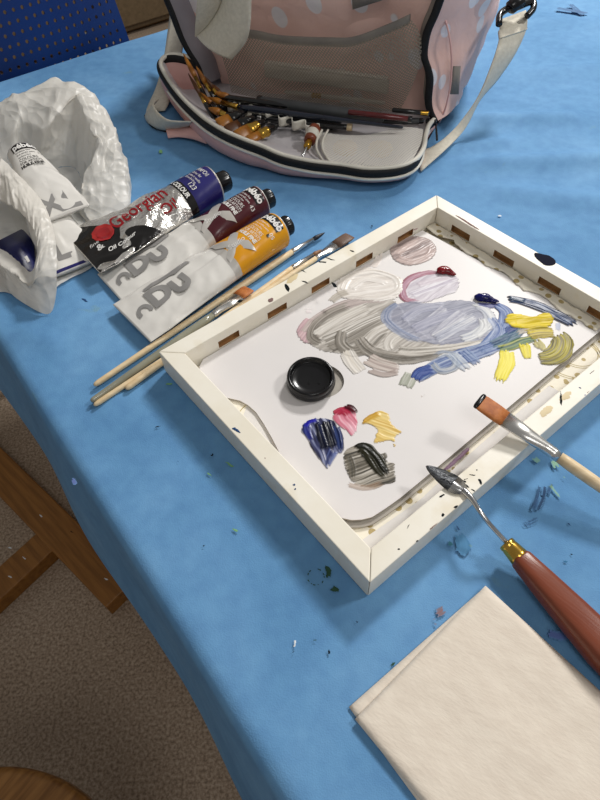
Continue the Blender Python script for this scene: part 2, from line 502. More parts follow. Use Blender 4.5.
class Paint:
    """wet paint worked with brush and knife: strokes lay pigment and ridges on a fine grid, which becomes one mesh"""
    def __init__(s, name, x0, y0, x1, y1, z, seed=1, step=0.00062, paper=(223, 219, 217)):
        s.name, s.z, s.step = name, z, step
        c = [at(x, y, z) for x, y in ((x0, y0), (x1, y0), (x1, y1), (x0, y1))]
        s.lo = np.array([min(p.x for p in c), min(p.y for p in c)]); hi = np.array([max(p.x for p in c), max(p.y for p in c)])
        s.n = np.ceil((hi - s.lo) / step).astype(int) + 1
        s.X, s.Y = np.meshgrid(s.lo[0] + np.arange(s.n[0]) * step, s.lo[1] + np.arange(s.n[1]) * step, indexing='ij')
        s.col = np.zeros((s.n[0], s.n[1], 3)); s.col[:] = lin(paper)[:3]; s.a = np.zeros(s.X.shape); s.h = np.zeros(s.X.shape)
        s.rs = np.random.RandomState(seed); s.px = (at(x0 + 1, y0, z) - at(x0, y0, z)).length

    def vnoise(s, U, W):
        """smooth 2-D value noise"""
        T = s.rs.rand(64, 256)
        u0 = np.floor(U).astype(int); w0 = np.floor(W).astype(int); fu = U - u0; fw = W - w0
        fu = fu * fu * (3 - 2 * fu); fw = fw * fw * (3 - 2 * fw)
        g = lambda i, j: T[i % 64, j % 256]
        return (g(u0, w0) * (1 - fu) + g(u0 + 1, w0) * fu) * (1 - fw) + (g(u0, w0 + 1) * (1 - fu) + g(u0 + 1, w0 + 1) * fu) * fw

    def lay(s, cov, f, cols, op, h, rf):
        c = np.array([lin(k)[:3] for k in cols]); q = np.clip(f, 0, .9999) * (len(c) - 1); i = q.astype(int); w = (q - i)[..., None]
        C_ = c[i] * (1 - w) + c[np.minimum(i + 1, len(c) - 1)] * w if len(c) > 1 else np.broadcast_to(c[0], cov.shape + (3,))
        k = np.clip(cov * op, 0, 1)
        s.col = s.col * (1 - k[..., None]) + C_ * k[..., None]
        s.a = np.maximum(s.a, k); s.h = s.h * (1 - .6 * k) + h * k * (.35 + .9 * rf)

    def stroke(s, spine, wpx, cols, op=.9, h=.0007, dry=.35, end=.35, fine=.00055):
        S = resample(crom([at(x, y, s.z) for x, y in spine], 10), 90)
        P = np.array([(p.x, p.y) for p in S]); L = np.r_[0, np.cumsum(np.hypot(*(P[1:] - P[:-1]).T))]
        w = np.interp(np.linspace(0, 1, 90), np.linspace(0, 1, len(wpx)), wpx) * s.px * .5 if isinstance(wpx, (list, tuple)) else np.full(90, wpx * s.px * .5)
        best = np.full(s.X.shape, 1e9); U = np.zeros(s.X.shape); W = np.zeros(s.X.shape); HW = np.ones(s.X.shape)
        for i in range(89):
            a, b = P[i], P[i + 1]; d = b - a; l2 = d @ d
            t = np.clip(((s.X - a[0]) * d[0] + (s.Y - a[1]) * d[1]) / l2, 0, 1)
            ex, ey = s.X - a[0] - t * d[0], s.Y - a[1] - t * d[1]; q = np.hypot(ex, ey); m = q < best
            best[m] = q[m]; U[m] = (L[i] + t * (L[i + 1] - L[i]))[m]; W[m] = (np.sign(d[0] * ey - d[1] * ex) * q)[m]; HW[m] = (w[i] + t * (w[i + 1] - w[i]))[m]
        r = .6 * s.vnoise(U / .035, W / fine + 60) + .4 * s.vnoise(U / .012, W / (fine * 2.2) + 60)
        f = .65 * s.vnoise(U / .06, W / (fine * 2.6) + 60) + .35 * s.vnoise(U / .03, W / fine + 60)
        edge = np.clip((HW * (1 + .16 * (s.vnoise(U / .006, W * 0 + 3) - .5)) - np.abs(W)) / .0012, 0, 1)
        # bristles start and lift at different places; nothing beyond the two ends
        u = U / L[-1]; el = s.vnoise(W * 0 + 5, W / fine + 60); e2 = s.vnoise(W * 0 + 9, W / (fine * 2) + 60)
        beyond = ((U <= 1e-7) | (U >= L[-1] - 1e-7)) & (best > .0006)
        ends = np.clip((L[-1] * (1 - .30 * end * el) - U) / .0022, 0, 1) * np.clip((U - .004 * e2) / .0012 + .3, 0, 1)
        edge = np.where(beyond, 0, edge * ends)
        th = dry * .55 + np.clip((u - (1 - end)) / max(end, 1e-3), 0, 1) ** 1.4 * .45
        cov = edge * np.clip((r - th + .22) / .22, 0, 1)
        f = np.clip((f - .27) / .46, 0, 1)
        s.lay(cov, f, cols, op, h, r); return s

    def area(s, pts, cols, op=.95, h=.0007, ang=None, rag=.0016, dry=0.0, fine=.0008, soft=.0012):
        Q = crom([Vector((p.x, p.y, 0)) for p in (at(x, y, s.z) for x, y in pts)], 6, True)
        X = np.array([(p.x, p.y) for p in Q]); X2 = np.roll(X, -1, axis=0)
        ins = np.zeros(s.X.shape, bool); dist = np.full(s.X.shape, 1e9)
        for a, b in zip(X, X2):
            dy = (b[1] - a[1]) or 1e-12
            ins ^= ((a[1] > s.Y) != (b[1] > s.Y)) & (s.X < (b[0] - a[0]) * (s.Y - a[1]) / dy + a[0])
            d = b - a; t = np.clip(((s.X - a[0]) * d[0] + (s.Y - a[1]) * d[1]) / ((d @ d) or 1e-12), 0, 1)
            dist = np.minimum(dist, np.hypot(s.X - a[0] - t * d[0], s.Y - a[1] - t * d[1]))
        sd = np.where(ins, dist, -dist)
        g = pang(*ang, z=s.z) if ang else 0.0; ca, sa = math.cos(g), math.sin(g)
        wob = s.vnoise(s.X / .012 + 9, s.Y / .012 + 9) - .5
        U = s.X * ca + s.Y * sa + 1; W = -s.X * sa + s.Y * ca + 1 + wob * .003
        r = .6 * s.vnoise(U / .03, W / fine) + .4 * s.vnoise(U / .008, W / (fine * 2))
        f = .6 * s.vnoise(U / .045, W / (fine * 2.8)) + .4 * s.vnoise(U / .02, W / fine)
        cov = np.clip((sd + (r - .5) * rag * 2 + wob * .002) / soft, 0, 1)
        if dry: cov = cov * np.clip((r - dry * .6 + .15) / .15, 0, 1)
        s.lay(cov, np.clip((f - .22) / .56, 0, 1), cols, op, h, r); return s

    def done(s, parent, label=None, rough=.3, name='paint_smear'):
        ab = np.minimum(1, s.a * 1.6); keep = s.a > .10
        nx, ny = s.n; K = keep.copy()
        inn = np.zeros_like(K); inn[1:-1, 1:-1] = K[1:-1, 1:-1] & K[:-2, 1:-1] & K[2:, 1:-1] & K[1:-1, :-2] & K[1:-1, 2:]
        hh = s.h.copy(); hh[1:-1, 1:-1] = (s.h[1:-1, 1:-1] * 2 + s.h[:-2, 1:-1] + s.h[2:, 1:-1] + s.h[1:-1, :-2] + s.h[1:-1, 2:]) / 6
        zz = TZ + s.z + .00012 + np.where(inn, hh * ab, 0)
        q = K[:-1, :-1] & K[1:, :-1] & K[:-1, 1:] & K[1:, 1:]
        I, J = np.nonzero(q); used = np.zeros_like(K)
        for a, b in ((0, 0), (1, 0), (1, 1), (0, 1)): used[I + a, J + b] = True
        idx = np.full(K.shape, -1); vi, vj = np.nonzero(used); idx[vi, vj] = np.arange(len(vi))
        co = np.stack([s.X[vi, vj], s.Y[vi, vj], zz[vi, vj]], 1); org = Vector(co.mean(0)); org.z = TZ + s.z
        F = np.stack([idx[I, J], idx[I + 1, J], idx[I + 1, J + 1], idx[I, J + 1]], 1)
        me = bpy.data.meshes.new(name); me.from_pydata([tuple(v) for v in co - np.array(org)], [], [tuple(int(k) for k in r) for r in F]); me.update()
        at_ = me.color_attributes.new('pigment', 'FLOAT_COLOR', 'POINT')
        buf = np.ones((len(vi), 4), dtype=np.float32); buf[:, :3] = s.col[vi, vj]; at_.data.foreach_set('color', buf.ravel())
        for p in me.polygons: p.use_smooth = True
        k = NT(s.name); k.set(Roughness=rough); k.b.inputs['Specular IOR Level'].default_value = .18
        nd = k.add('ShaderNodeAttribute'); nd.attribute_name = 'pigment'; k.link(nd.outputs['Color'], k.b.inputs['Base Color'])
        me.materials.append(k.m)
        o = bpy.data.objects.new(name, me); C.objects.link(o); o.parent = parent; o.location = org - wloc(parent)
        if label: o['label'] = label
        return o


def spot(px, py, rx, ry, ang=0.0, n=9, jag=0.3, rnd=random):
    out = []
    for k in range(n):
        f = 2 * math.pi * k / n; r = 1 + rnd.uniform(-jag, jag)
        x, y = rx * r * math.cos(f), ry * r * math.sin(f)
        out.append((px + x * math.cos(ang) - y * math.sin(ang), py + x * math.sin(ang) + y * math.cos(ang)))
    return out


def pang(x0, y0, x1, y1, z=0.0):
    d = at(x1, y1, z) - at(x0, y0, z); return math.atan2(d.y, d.x)
# ------------------------------------------------------------------ the setting
EX = Vector((0.82, 0.572, 0)).normalized(); EY = Vector((-EX.y, EX.x, 0))     # table directions


def ST(s, t, z=0.0):
    p = EX * s + EY * t; return Vector((p.x, p.y, TZ + z))


bm = bmesh.new(); box(bm, 0.6, 1.0, -0.02, 7.5, 7.5, 0.04, EX)
tag(obj('floor', bm, M['floor'], smooth=False), kind='structure')
bm = bmesh.new(); c = EY * 3.75 + EX * 0.8; box(bm, c.x, c.y, 1.35, 7.0, 0.1, 2.7, EX)
tag(obj('wall_back', bm, M['wall'], smooth=False), kind='structure')

# cupboard far behind the table
c0 = at(146, 32, -TZ)
cu = thing('cupboard', 'brown veneered cupboard standing against the far wall behind the blue chair', 'cupboard', Vector((c0.x, c0.y, 0)))
cc = Vector((c0.x, c0.y, 0)) + EY * 0.24
bm = bmesh.new(); p = cc - EX * 0.05; box(bm, p.x, p.y, 0.95, 1.9, 0.44, 1.86, EX, 0.004); obj('carcass', bm, M['cupboard'], cu, smooth=False)
bm = bmesh.new(); p = cc + EY * 0.02; box(bm, p.x, p.y, 0.012, 1.8, 0.38, 0.024, EX); obj('plinth', bm, M['slot'], cu, smooth=False)
for k in (-1.05, -0.35, 0.35):
    bm = bmesh.new(); p = cc - EY * 0.235 + EX * (k + 0.42); box(bm, p.x, p.y, 0.95, 0.62, 0.022, 1.8, EX, 0.003)
    d = obj('door', bm, M['cupboard'], cu, smooth=False)
    bm = bmesh.new(); p = p - EY * 0.025 + EX * 0.26; box(bm, p.x, p.y, 1.05, 0.012, 0.03, 0.14, EX, 0.003); obj('door_handle', bm, M['steel'], d)

# table under the cloth
tb = thing('table', 'long wooden table hidden under the blue cloth', 'table', Vector((ST(0.8, 0.45).x, ST(0.8, 0.45).y, 0)))
p = ST(0.805, 0.465); bm = bmesh.new(); box(bm, p.x, p.y, TZ - 0.022, 1.56, 1.40, 0.028, EX, 0.003); obj('tabletop', bm, M['wood'], tb, smooth=False)
for s, t in ((0.09, -0.15), (0.09, 1.08), (1.5, -0.15), (1.5, 1.08)):
    p = ST(s, t); bm = bmesh.new(); box(bm, p.x, p.y, (TZ - 0.036) / 2, 0.05, 0.05, TZ - 0.036, EX, 0.003); obj('leg', bm, M['wood'], tb, smooth=False)

# the blue cloth
S0, S1, T0, T1, RB = 0.004, 1.60, -0.26, 1.185, 0.013


def drop(u, a, b):
    """distance along the cloth -> position across and fall"""
    if u < a:
        q = a - u
        if q < RB * 1.57: f = q / RB; return a - RB * math.sin(f), RB * (1 - math.cos(f))
        q -= RB * 1.57; return a - RB - q * 0.15, RB + q
    if u > b:
        q = u - b
        if q < RB * 1.57: f = q / RB; return b + RB * math.sin(f), RB * (1 - math.cos(f))
        q -= RB * 1.57; return b + RB + q * 0.05, RB + q
    return u, 0.0


def seg_ridge(p, a, b, w):
    d = b - a; L2 = d.x * d.x + d.y * d.y
    t = max(0, min(1, ((p.x - a.x) * d.x + (p.y - a.y) * d.y) / L2))
    q = math.hypot(p.x - a.x - t * d.x, p.y - a.y - t * d.y)
    return math.exp(-(q / w) ** 2) * min(1, 4 * t + 0.2, 4 * (1 - t) + 0.2)


folds = [(at(a, b), at(c, d), w, h) for a, b, c, d, w, h in (
    (455, 120, 600, 118, .016, .006), (460, 165, 640, 158, .018, .007), (440, 150, 520, 140, .012, .004), (500, 75, 640, 65, .018, .005),
    (530, 20, 640, 25, .02, .005), (480, 190, 640, 205, .02, .004), (184, 640, 255, 585, .0035, .002), (255, 585, 330, 520, .003, .0012),
    (78, 440, 120, 395, .003, .0014), (92, 412, 170, 365, .003, .0014), (10, 345, 90, 300, .014, .003), (250, 175, 330, 200, .02, .003), (20, 330, 60, 345, .01, .002))]
bm = bmesh.new()
us = [S0 - 0.21 + 0.21 * k / 26 for k in range(26)] + [S0 + 0.007 * k for k in range(120)] + [S0 + 0.84 + 0.03 * k for k in range(26)]
us = [u for u in us if u <= S1] + [S1 + 0.02 * k for k in range(1, 10)]
ts = [T0 - 0.18 + 0.02 * k for k in range(9)] + [T0 + 0.0085 * k for k in range(int((T1 - T0) / 0.0085))] + [T1 + 0.006 * k for k in range(0, 9)] + [T1 + 0.054 + 0.02 * k for k in range(8)]
g = []
for u in us:
    row = []
    for t in ts:
        s, f1 = drop(u, S0, S1); tt, f2 = drop(t, T0, T1)
        fall = f1 + f2
        p = ST(s, tt, -fall)
        if fall < 0.03:
            e = 0.0
            for a, b, w, h in folds:
                if abs(p.x - a.x) < 0.45 and abs(p.y - a.y) < 0.45: e += h * seg_ridge(p, a, b, w)
            far = max(0.0, min(1.0, (u - 0.34) / 0.2)) * max(0.0, min(1.0, (t - 0.1) / 0.3))
            wob = (n3(p, 9) * 0.5 + n3(p, 22) * 0.25) * 0.0028 * far
            if fall < 0.002: p.z += max(-0.004, min(0.0, -0.0012 + wob - (0.0 if e < 1e-5 else 0.0)* 1.0) + 1.5 * e * (1.0 if far > 0.2 or e < .0025 else 0.7)) if e else min(0.0, -0.0006 + wob)
        hang = min(1.0, fall / 0.1)
        if f1 > 0.0: p -= EX * (0.004 * math.sin(t * 17 + 1) + 0.006 * n3(p, 6)) * hang
        if f2 > 0.0: p += EY * (0.008 * math.sin(u * 21)) * hang
        row.append(bm.verts.new(p))
    g.append(row)
for a, b in zip(g, g[1:]):
    for j in range(len(ts) - 1): bm.faces.new((a[j], b[j], b[j + 1], a[j + 1]))
bmesh.ops.recalc_face_normals(bm, faces=bm.faces)
org = ST(0.8, 0.45)
cloth = obj('tablecloth', bm, M['cloth'], origin=org)
tag(cloth, 'blue paint-stained fabric cloth covering the whole table', 'tablecloth')
mp = {'ink': mat('dried_ink_paint', (26, 28, 44), rough=.85, spec=.12), 'green': mat('dried_green_paint', (54, 84, 66), rough=.85, spec=.12), 'navy': mat('dried_navy_paint', (44, 74, 116), rough=.85, spec=.12), 'lime': mat('dried_lime_paint', (126, 176, 124), rough=.85, spec=.12),
      'rust': mat('dried_rust_paint', (134, 108, 104), rough=.85, spec=.12), 'violet': mat('dried_violet_paint', (92, 114, 178), rough=.85, spec=.12), 'white': mat('dried_white_paint', (226, 232, 236), rough=.85, spec=.12), 'black': mat('dried_black_paint', (20, 26, 30), rough=.85, spec=.12), 'teal': mat('dried_teal_paint', (62, 116, 156), rough=.85, spec=.12), 'grey': mat('dried_grey_paint', (86, 108, 140), rough=.85, spec=.12)}
rs = random.Random(3)
for x, y, rx, ry, a, k in ((335, 589, 5.5, 3.2, .2, 'green'), (328, 571, 3, 6, -.3, 'green'), (327, 576, 3, 2, 0, 'green'), (295, 643, 1.6, 5, .25, 'white'), (293, 652, 1.2, 3, .7, 'black'),
                           (329, 652, 1.6, 2.2, 0, 'black'), (357, 622, 1.8, 1.4, 0, 'black'), (393, 664, 4, 2.4, -.3, 'green'), 
                           
                           (571, 554, 2, 1.2, .3, 'black'), (566, 562, 2.4, 1.6, 0, 'teal'),  (570, 525, 3, 1.2, .8, 'navy'),
                           (157, 427, 4.5, 0.9, -.35, 'black'), (212, 455, 1.6, 1.6, 0, 'black'), (169, 384, 4.5, 1.2, -.1, 'lime'), (178, 462, 1.2, 1.6, .2, 'navy'), (204, 546, 1.6, 1.2, 0, 'black'), (210, 475, 4, 1.3, .5, 'lime'), (235, 530, 4, 2, .2, 'lime'), (230, 465, 5, 1.6, .5, 'lime'),
                            (85, 300, 4, 1.5, .5, 'navy'), (161, 152, 2, 2, 0, 'lime'), (500, 216, 2.6, 0.9, .1, 'white'), (372, 226, 1.2, 1.0, 0, 'black'), (315, 640, 2, 1.6, 0, 'green'), (388, 725, 2.2, 1.2, .5, 'green')):
    patch('paint_stain', spot(x, y, rx, ry, a, 10, 0.35, rs), 0.0006 if y > 120 else 0.004, 0.0003, mp[k], cloth, edge=0.0008, seed=x, step=0.0005, smooth=3)
CB = (104, 154, 198)
for x0, y0, x1, y1, lines in (
        (512, 470, 566, 540, (([(543, 484), (541, 496), (536, 508), (530, 520)], [9, 12, 10, 5], [(28, 48, 84), (60, 96, 140)], .75), ([(522, 525), (534, 521), (542, 516)], 6, [(50, 80, 120)], .8), ([(552, 483), (546, 498)], 5, [(40, 70, 110)], .85), ([(548, 482), (557, 494), (563, 500)], 4, [(160, 196, 110)], .7))),
        (526, 448, 572, 482, (([(532, 456), (541, 464)], 7, [(150, 190, 110)], .6), ([(552, 458), (558, 470)], 8, [(170, 204, 90)], .55), ([(560, 474), (566, 480)], 5, [(150, 190, 110)], .6))),
        (440, 515, 482, 565, (([(458, 532), (463, 546), (459, 556)], [9, 16, 12], [(64, 118, 158), (84, 134, 172)], .4), ([(455, 524), (462, 533)], 5, [(40, 62, 104)], .7), ([(449, 540), (452, 548)], 6, [(60, 120, 130)], .6), ([(468, 545), (474, 548)], 5, [(120, 150, 130)], .6))),
        (424, 600, 460, 634, (([(446, 607), (440, 612), (434, 614)], 9, [(150, 96, 76), (130, 110, 110)], .6), ([(433, 616), (437, 628)], 4, [(140, 100, 84)], .7))),
        (536, 622, 600, 662, (([(544, 632), (560, 636), (574, 634)], 10, [(96, 110, 176), (98, 130, 190)], .6), ([(566, 646), (578, 652)], 4, [(60, 104, 140)], .7))),
        (60, 470, 100, 500, (([(72, 478), (76, 486)], 6, [(100, 110, 168)], .5),)),
        (545, 0, 600, 24, (([(556, 8), (574, 11), (592, 14)], 7, [(84, 112, 150)], .6), ([(570, 4), (584, 16)], 6, [(84, 112, 150)], .7))),
        (395, 628, 470, 670, (([(432, 624 + 8), (428, 640)], 4, [(120, 110, 110)], .7),))):
    P = Paint('cloth_stain', x0, y0, x1, y1, .0011 if y0 > 20 else .004, x0, paper=CB, step=.0008)
    for sp, w_, c_, dr in lines: P.stroke(sp, w_, c_, .85 if c_[0][1] < 150 else .5, .0001, dr, .4)
    P.done(cloth, rough=.75, name='paint_stain')
# ring left by a cup
bm = bmesh.new(); c = at(316, 577, 0.0006)
for k in range(44):
    f = 2 * math.pi * k / 44
    if noise.noise(Vector((k * .35, 2, 3))) > 0.02:
        r0, r1 = 0.0062, 0.0062 + 0.0007 + 0.0005 * noise.noise(Vector((k * .9, 0, 0)))
        f2 = f + 2 * math.pi / 44
        bm.faces.new([bm.verts.new(c + Vector((r * math.cos(q), r * math.sin(q), 0.0002))) for r, q in ((r0, f), (r1, f), (r1, f2), (r0, f2))])
obj('paint_stain', bm, mp['green'], cloth, origin=c)

# blue chair beyond the table
cr = ST(0, T1, 0); q0 = at(131, 42, 0.0) + EY * 0.10
bx_, chn = EX, -EY
chair = thing('chair', 'blue plastic chair with a perforated back standing behind the table', 'chair', Vector((q0.x - EX.x * .25, q0.y - EX.y * .25, 0)))
NX, NZ, CX, CZ = 30, 24, 0.0172, 0.0165
bm = bmesh.new()
right = on_plane(131, 42, q0, -EY)
base = right - EX * (NX * CX + 0.022); zb = right.z - 0.12
def cpt(x, z):
    w = x / (NX * CX + 0.022)
    bow = 0.03 * (2 * w - 1) ** 2
    taper = 1 - 0.0 * z
    sh = (w - 0.5) * -0.055 * (z / (NZ * CZ))
    return Vector((base.x, base.y, zb)) + EX * (x + sh) - EY * (0.03 - bow - z * 0.16 + 0.03) + Vector((0, 0, z))
cache = {}
def cv(x, z):
    k = (round(x, 5), round(z, 5))
    if k not in cache: cache[k] = bm.verts.new(cpt(x, z))
    return cache[k]
mx, mz = 0.011, 0.011
for i in range(NX):
    for j in range(NZ):
        x0, z0 = mx + i * CX, mz + j * CZ
        sq = [(x0 + CX * a, z0 + CZ * b) for a, b in ((0, 0), (.5, 0), (1, 0), (1, .5), (1, 1), (.5, 1), (0, 1), (0, .5))]
        hl = [(x0 + CX / 2 + 0.0033 * math.cos(-2.356 + k * .7854), z0 + CZ / 2 + 0.0033 * math.sin(-2.356 + k * .7854)) for k in range(8)]
        a = [cv(*p) for p in sq]; b = [cv(*p) for p in hl]
        for k in range(8): bm.faces.new((a[k], a[(k + 1) % 8], b[(k + 1) % 8], b[k]))
W_, Hh = mx + NX * CX, mz + NZ * CZ
def strip(pts_in, pts_out):
    for (a0, a1), (b0, b1) in zip(zip(pts_in, pts_in[1:]), zip(pts_out, pts_out[1:])):
        bm.faces.new((cv(*a0), cv(*a1), cv(*b1), cv(*b0)))
xs = [mx + CX / 2 * k for k in range(2 * NX + 1)]; zs = [mz + CZ / 2 * k for k in range(2 * NZ + 1)]
for zi, zo in ((mz, 0.0), (Hh, Hh + 0.02)): strip([(x, zi) for x in xs], [(x, zo) for x in xs])
for xi, xo in ((mx, 0.0), (W_, W_ + 0.011)): strip([(xi, z) for z in zs], [(xo, z) for z in zs])
solid(bm, 0.004)
obj('backrest', bm, M['chair'], chair, smooth=False)
sc_ = base + EX * (W_ / 2) + EY * 0.25
bm = bmesh.new(); R = []
for t, zz in ((0, 0.0), (0.12, -0.01), (0.3, -0.02), (0.7, -0.02), (0.9, -0.01), (1, -0.025)):
    R.append([Vector((base.x, base.y, 0.45 + zz)) + EX * (0.03 + (W_ - 0.06) * k / 10) + EY * (0.02 + 0.42 * t) + Vector((0, 0, 0.015 * (2 * k / 10 - 1) ** 2)) for k in range(11)])
rings(bm, R, False, False); solid(bm, 0.006); obj('seat', bm, M['chair'], chair)
for sx in (0.05, W_ - 0.05):
    for dy in (0.03, 0.40):
        a = Vector((base.x, base.y, 0.41)) + EX * sx + EY * dy; b = Vector((a.x, a.y, 0.0)) + EY * (-0.05 if dy < .1 else 0.05) + Vector((0, 0, 0.001))
        bm = bmesh.new(); tube(bm, [a, b], 0.011, 10); obj('leg', bm, M['steel'], chair)
    a = Vector((base.x, base.y, 0.42)) + EX * sx + EY * 0.05
    bm = bmesh.new(); tube(bm, crom([a, a + Vector((0, 0, .08)) + EY * 0.03, a + Vector((0, 0, .2)) + EY * 0.012, a + Vector((0, 0, .3)) + EY * 0.015], 6), 0.009, 10); obj('back_support', bm, M['steel'], chair)

# easel lying/standing at the left of the table
ez = -0.695
A0, A1 = at(-60, 428, ez), at(122, 606, ez)
dA = (A1 - A0); dA.z = 0; LA = dA.length; dA.normalize(); nA = Vector((-dA.y, dA.x, 0))
ea = thing('easel', 'brown wooden easel base on the floor beside the table', 'easel', Vector(((A0.x + A1.x) / 2, (A0.y + A1.y) / 2, 0)))
w0 = (at(60, 470 + 62, ez) - at(60, 470 + 30, ez)).length
mid = (A0 + A1) / 2
def wid(px, y0, y1):
    return abs((at(px, y1, ez) - at(px, y0, ez)).dot(nA))
bm = bmesh.new(); wA = 0.075
mid = (at(0, 471, ez) + at(121, 593, ez)) / 2
d2 = at(121, 593, ez) - at(0, 471, ez); d2.z = 0; L2 = d2.length; d2.normalize(); nA = Vector((-d2.y, d2.x, 0))
cen = at(121, 593, ez) - d2 * 0.45
box(bm, cen.x, cen.y, 0.0225, 0.9, wA, 0.045, d2, 0.003); obj('foot_rail', bm, M['wood'], ea, smooth=False)
j0 = at(45, 540, ez); j1 = at(0, 581, ez); d3 = j1 - j0; d3.z = 0; d3.normalize()
c3 = j0 + d3 * 0.25
bm = bmesh.new(); box(bm, c3.x - d3.x * .02, c3.y - d3.y * .02, 0.021, 0.50, 0.062, 0.042, d3, 0.003); obj('cross_rail', bm, M['wood'], ea, smooth=False)
c4 = j0 + d3 * 0.45
bm = bmesh.new(); box(bm, c4.x, c4.y, 0.045 + 0.35, 0.05, 0.05, 0.70, d3, 0.003); obj('upright', bm, M['wood'], ea, smooth=False)
for x, y, a in ((41, 516, .6), (72, 532, .4), (106, 579, .4), (24, 558, .7), (10, 548, .3), (10, 577, .4)):
    pts = [at(px_, py_, ez) for px_, py_ in spot(x, y, 2.6, 1.2, a, 8, .3, rs)]
    bmf = patch_bm(pts, ez, 0.0005, 0.0012, edge=0.001)
    if bmf.verts: obj('paint_fleck', bmf, mp['white' if x not in (72,) else 'black'], ea)

# stool in the corner
sc = Vector((-0.36, -0.09, 0)); zs_ = TZ - 0.29
so = thing('stool', 'round varnished wooden stool seat in the lower left corner', 'stool', sc.copy())
bm = bmesh.new(); R = []
for r, z in ((0.0, 0), (0.10, 0), (0.172, 0), (0.1785, -0.002), (0.181, -0.008), (0.181, -0.022), (0.178, -0.028), (0.17, -0.03), (0.0001, -0.03)):
    R.append([Vector((sc.x + r * math.cos(k * math.pi / 32), sc.y + r * math.sin(k * math.pi / 32), zs_ + z)) for k in range(64)])
rings(bm, R[1:], True, True); obj('seat', bm, M['stool'], so)
for k in range(4):
    f = math.pi / 4 + k * math.pi / 2; a = sc + Vector((0.11 * math.cos(f), 0.11 * math.sin(f), zs_ - 0.028)); b = sc + Vector((0.17 * math.cos(f), 0.17 * math.sin(f), 0.0))
    bm = bmesh.new(); tube(bm, [a, b], [0.016, 0.012], 12); obj('leg', bm, M['stool'], so)
bm = bmesh.new(); tube(bm, [sc + Vector((0.142 * math.cos(k * math.pi / 16), 0.142 * math.sin(k * math.pi / 16), 0.2)) for k in range(33)], 0.008, 8, False); obj('foot_ring', bm, M['steel'], so)

# ------------------------------------------------------------------ the tray
TN = Vector((0.0425, 0.1522, TZ)); yw = 0.633155
E1 = Vector((math.cos(yw), math.sin(yw), 0)); E2 = Vector((-math.sin(yw), math.cos(yw), 0))
TA, TB, TH, TW = 0.3975, 0.3021, 0.0297, 0.0187


def TP(a, b, z=0.0):
    p = TN + E1 * a + E2 * b; return Vector((p.x, p.y, TZ + z))


tray = thing('tray', 'cream painted wooden tray with slotted sides and paint marks holding the palette', 'tray', TP(TA / 2, TB / 2, 0.0005))


def cutter_obj(cs):
    b2 = bmesh.new()
    for c, sx, sy, sz, ux in cs: box(b2, c.x, c.y, c.z, sx, sy, sz, ux)
    bmesh.ops.recalc_face_normals(b2, faces=b2.faces)
    me = bpy.data.meshes.new('cut'); b2.to_mesh(me); b2.free(); me.materials.append(M['slot'])
    return bpy.data.objects.new('cut', me)


def rail(p0, p1, inw, cuts, name='side_rail'):
    """mitred side of the tray from outer corner p0 to p1, thick towards inw"""
    d = (p1 - p0).normalized(); bm = bmesh.new()
    gp = 0.00025
    q = [p0 + d * gp, p1 - d * gp, p1 - d * (TW + gp) + inw * TW, p0 + d * (TW + gp) + inw * TW]
    lo = [bm.verts.new((p.x, p.y, TZ + 0.0005)) for p in q]; hi = [bm.verts.new((p.x, p.y, TZ + TH)) for p in q]
    bm.faces.new(list(reversed(lo))); bm.faces.new(hi)
    for i in range(4): bm.faces.new((lo[i], lo[(i + 1) % 4], hi[(i + 1) % 4], hi[i]))
    bmesh.ops.recalc_face_normals(bm, faces=bm.faces)
    bmesh.ops.bevel(bm, geom=list(bm.edges), offset=0.0008, segments=2, affect='EDGES', profile=0.5)
    o = obj(name, bm, [M['rim'], M['slot']], tray, smooth=False)
    if cuts:
        cut = cutter_obj([(p0 + d * a + inw * TW + Vector((0, 0, 0.0145)), w, 0.007, 0.0088, d) for a, w in cuts])
        C.objects.link(cut); cut.location = -Vector((0, 0, 0))
        bpy.context.view_layer.update()
        m = o.modifiers.new('b', 'BOOLEAN'); m.operation = 'DIFFERENCE'; m.object = cut; m.solver = 'EXACT'; m.material_mode = 'TRANSFER'
        dg = bpy.context.evaluated_depsgraph_get(); me = bpy.data.meshes.new_from_object(o.evaluated_get(dg))
        o.modifiers.clear(); o.data = me; bpy.data.objects.remove(cut)
    return o


def along(px, py, z, o, d):
    return (at(px, py, z) - o).dot(d)


pL, pF = TP(0, TB), TP(TA, TB)
fl = [(along((a + b) / 2, y, 0.0150, pL, E1), 0.026) for a, b, y in ((209, 235, 332), (258, 284, 305), (303, 325, 280), (345, 371, 255), (394, 412, 234))]
fr = [(along((a + b) / 2, y, 0.0120, pF, -E2), 0.028) for a, b, y in ((450, 469, 235), (493, 514, 260), (539, 562, 286), (591, 612, 315))]
rail(pL, pF, -E2, fl); rail(pF, TP(TA, 0), -E1, fr); rail(TP(TA, 0), TP(0, 0), E2, [(x, 0.026) for x in (0.08, 0.2, 0.32)]); rail(TP(0, 0), pL, E1, [(x, 0.026) for x in (0.06, 0.15, 0.24)])
bm = bmesh.new(); prism(bm, [TP(TW + .0004, TW + .0004), TP(TA - TW - .0004, TW + .0004), TP(TA - TW - .0004, TB - TW - .0004), TP(TW + .0004, TB - TW - .0004)], 0.0006, 0.0022); obj('base_board', bm, M['canvas'], tray, smooth=False)
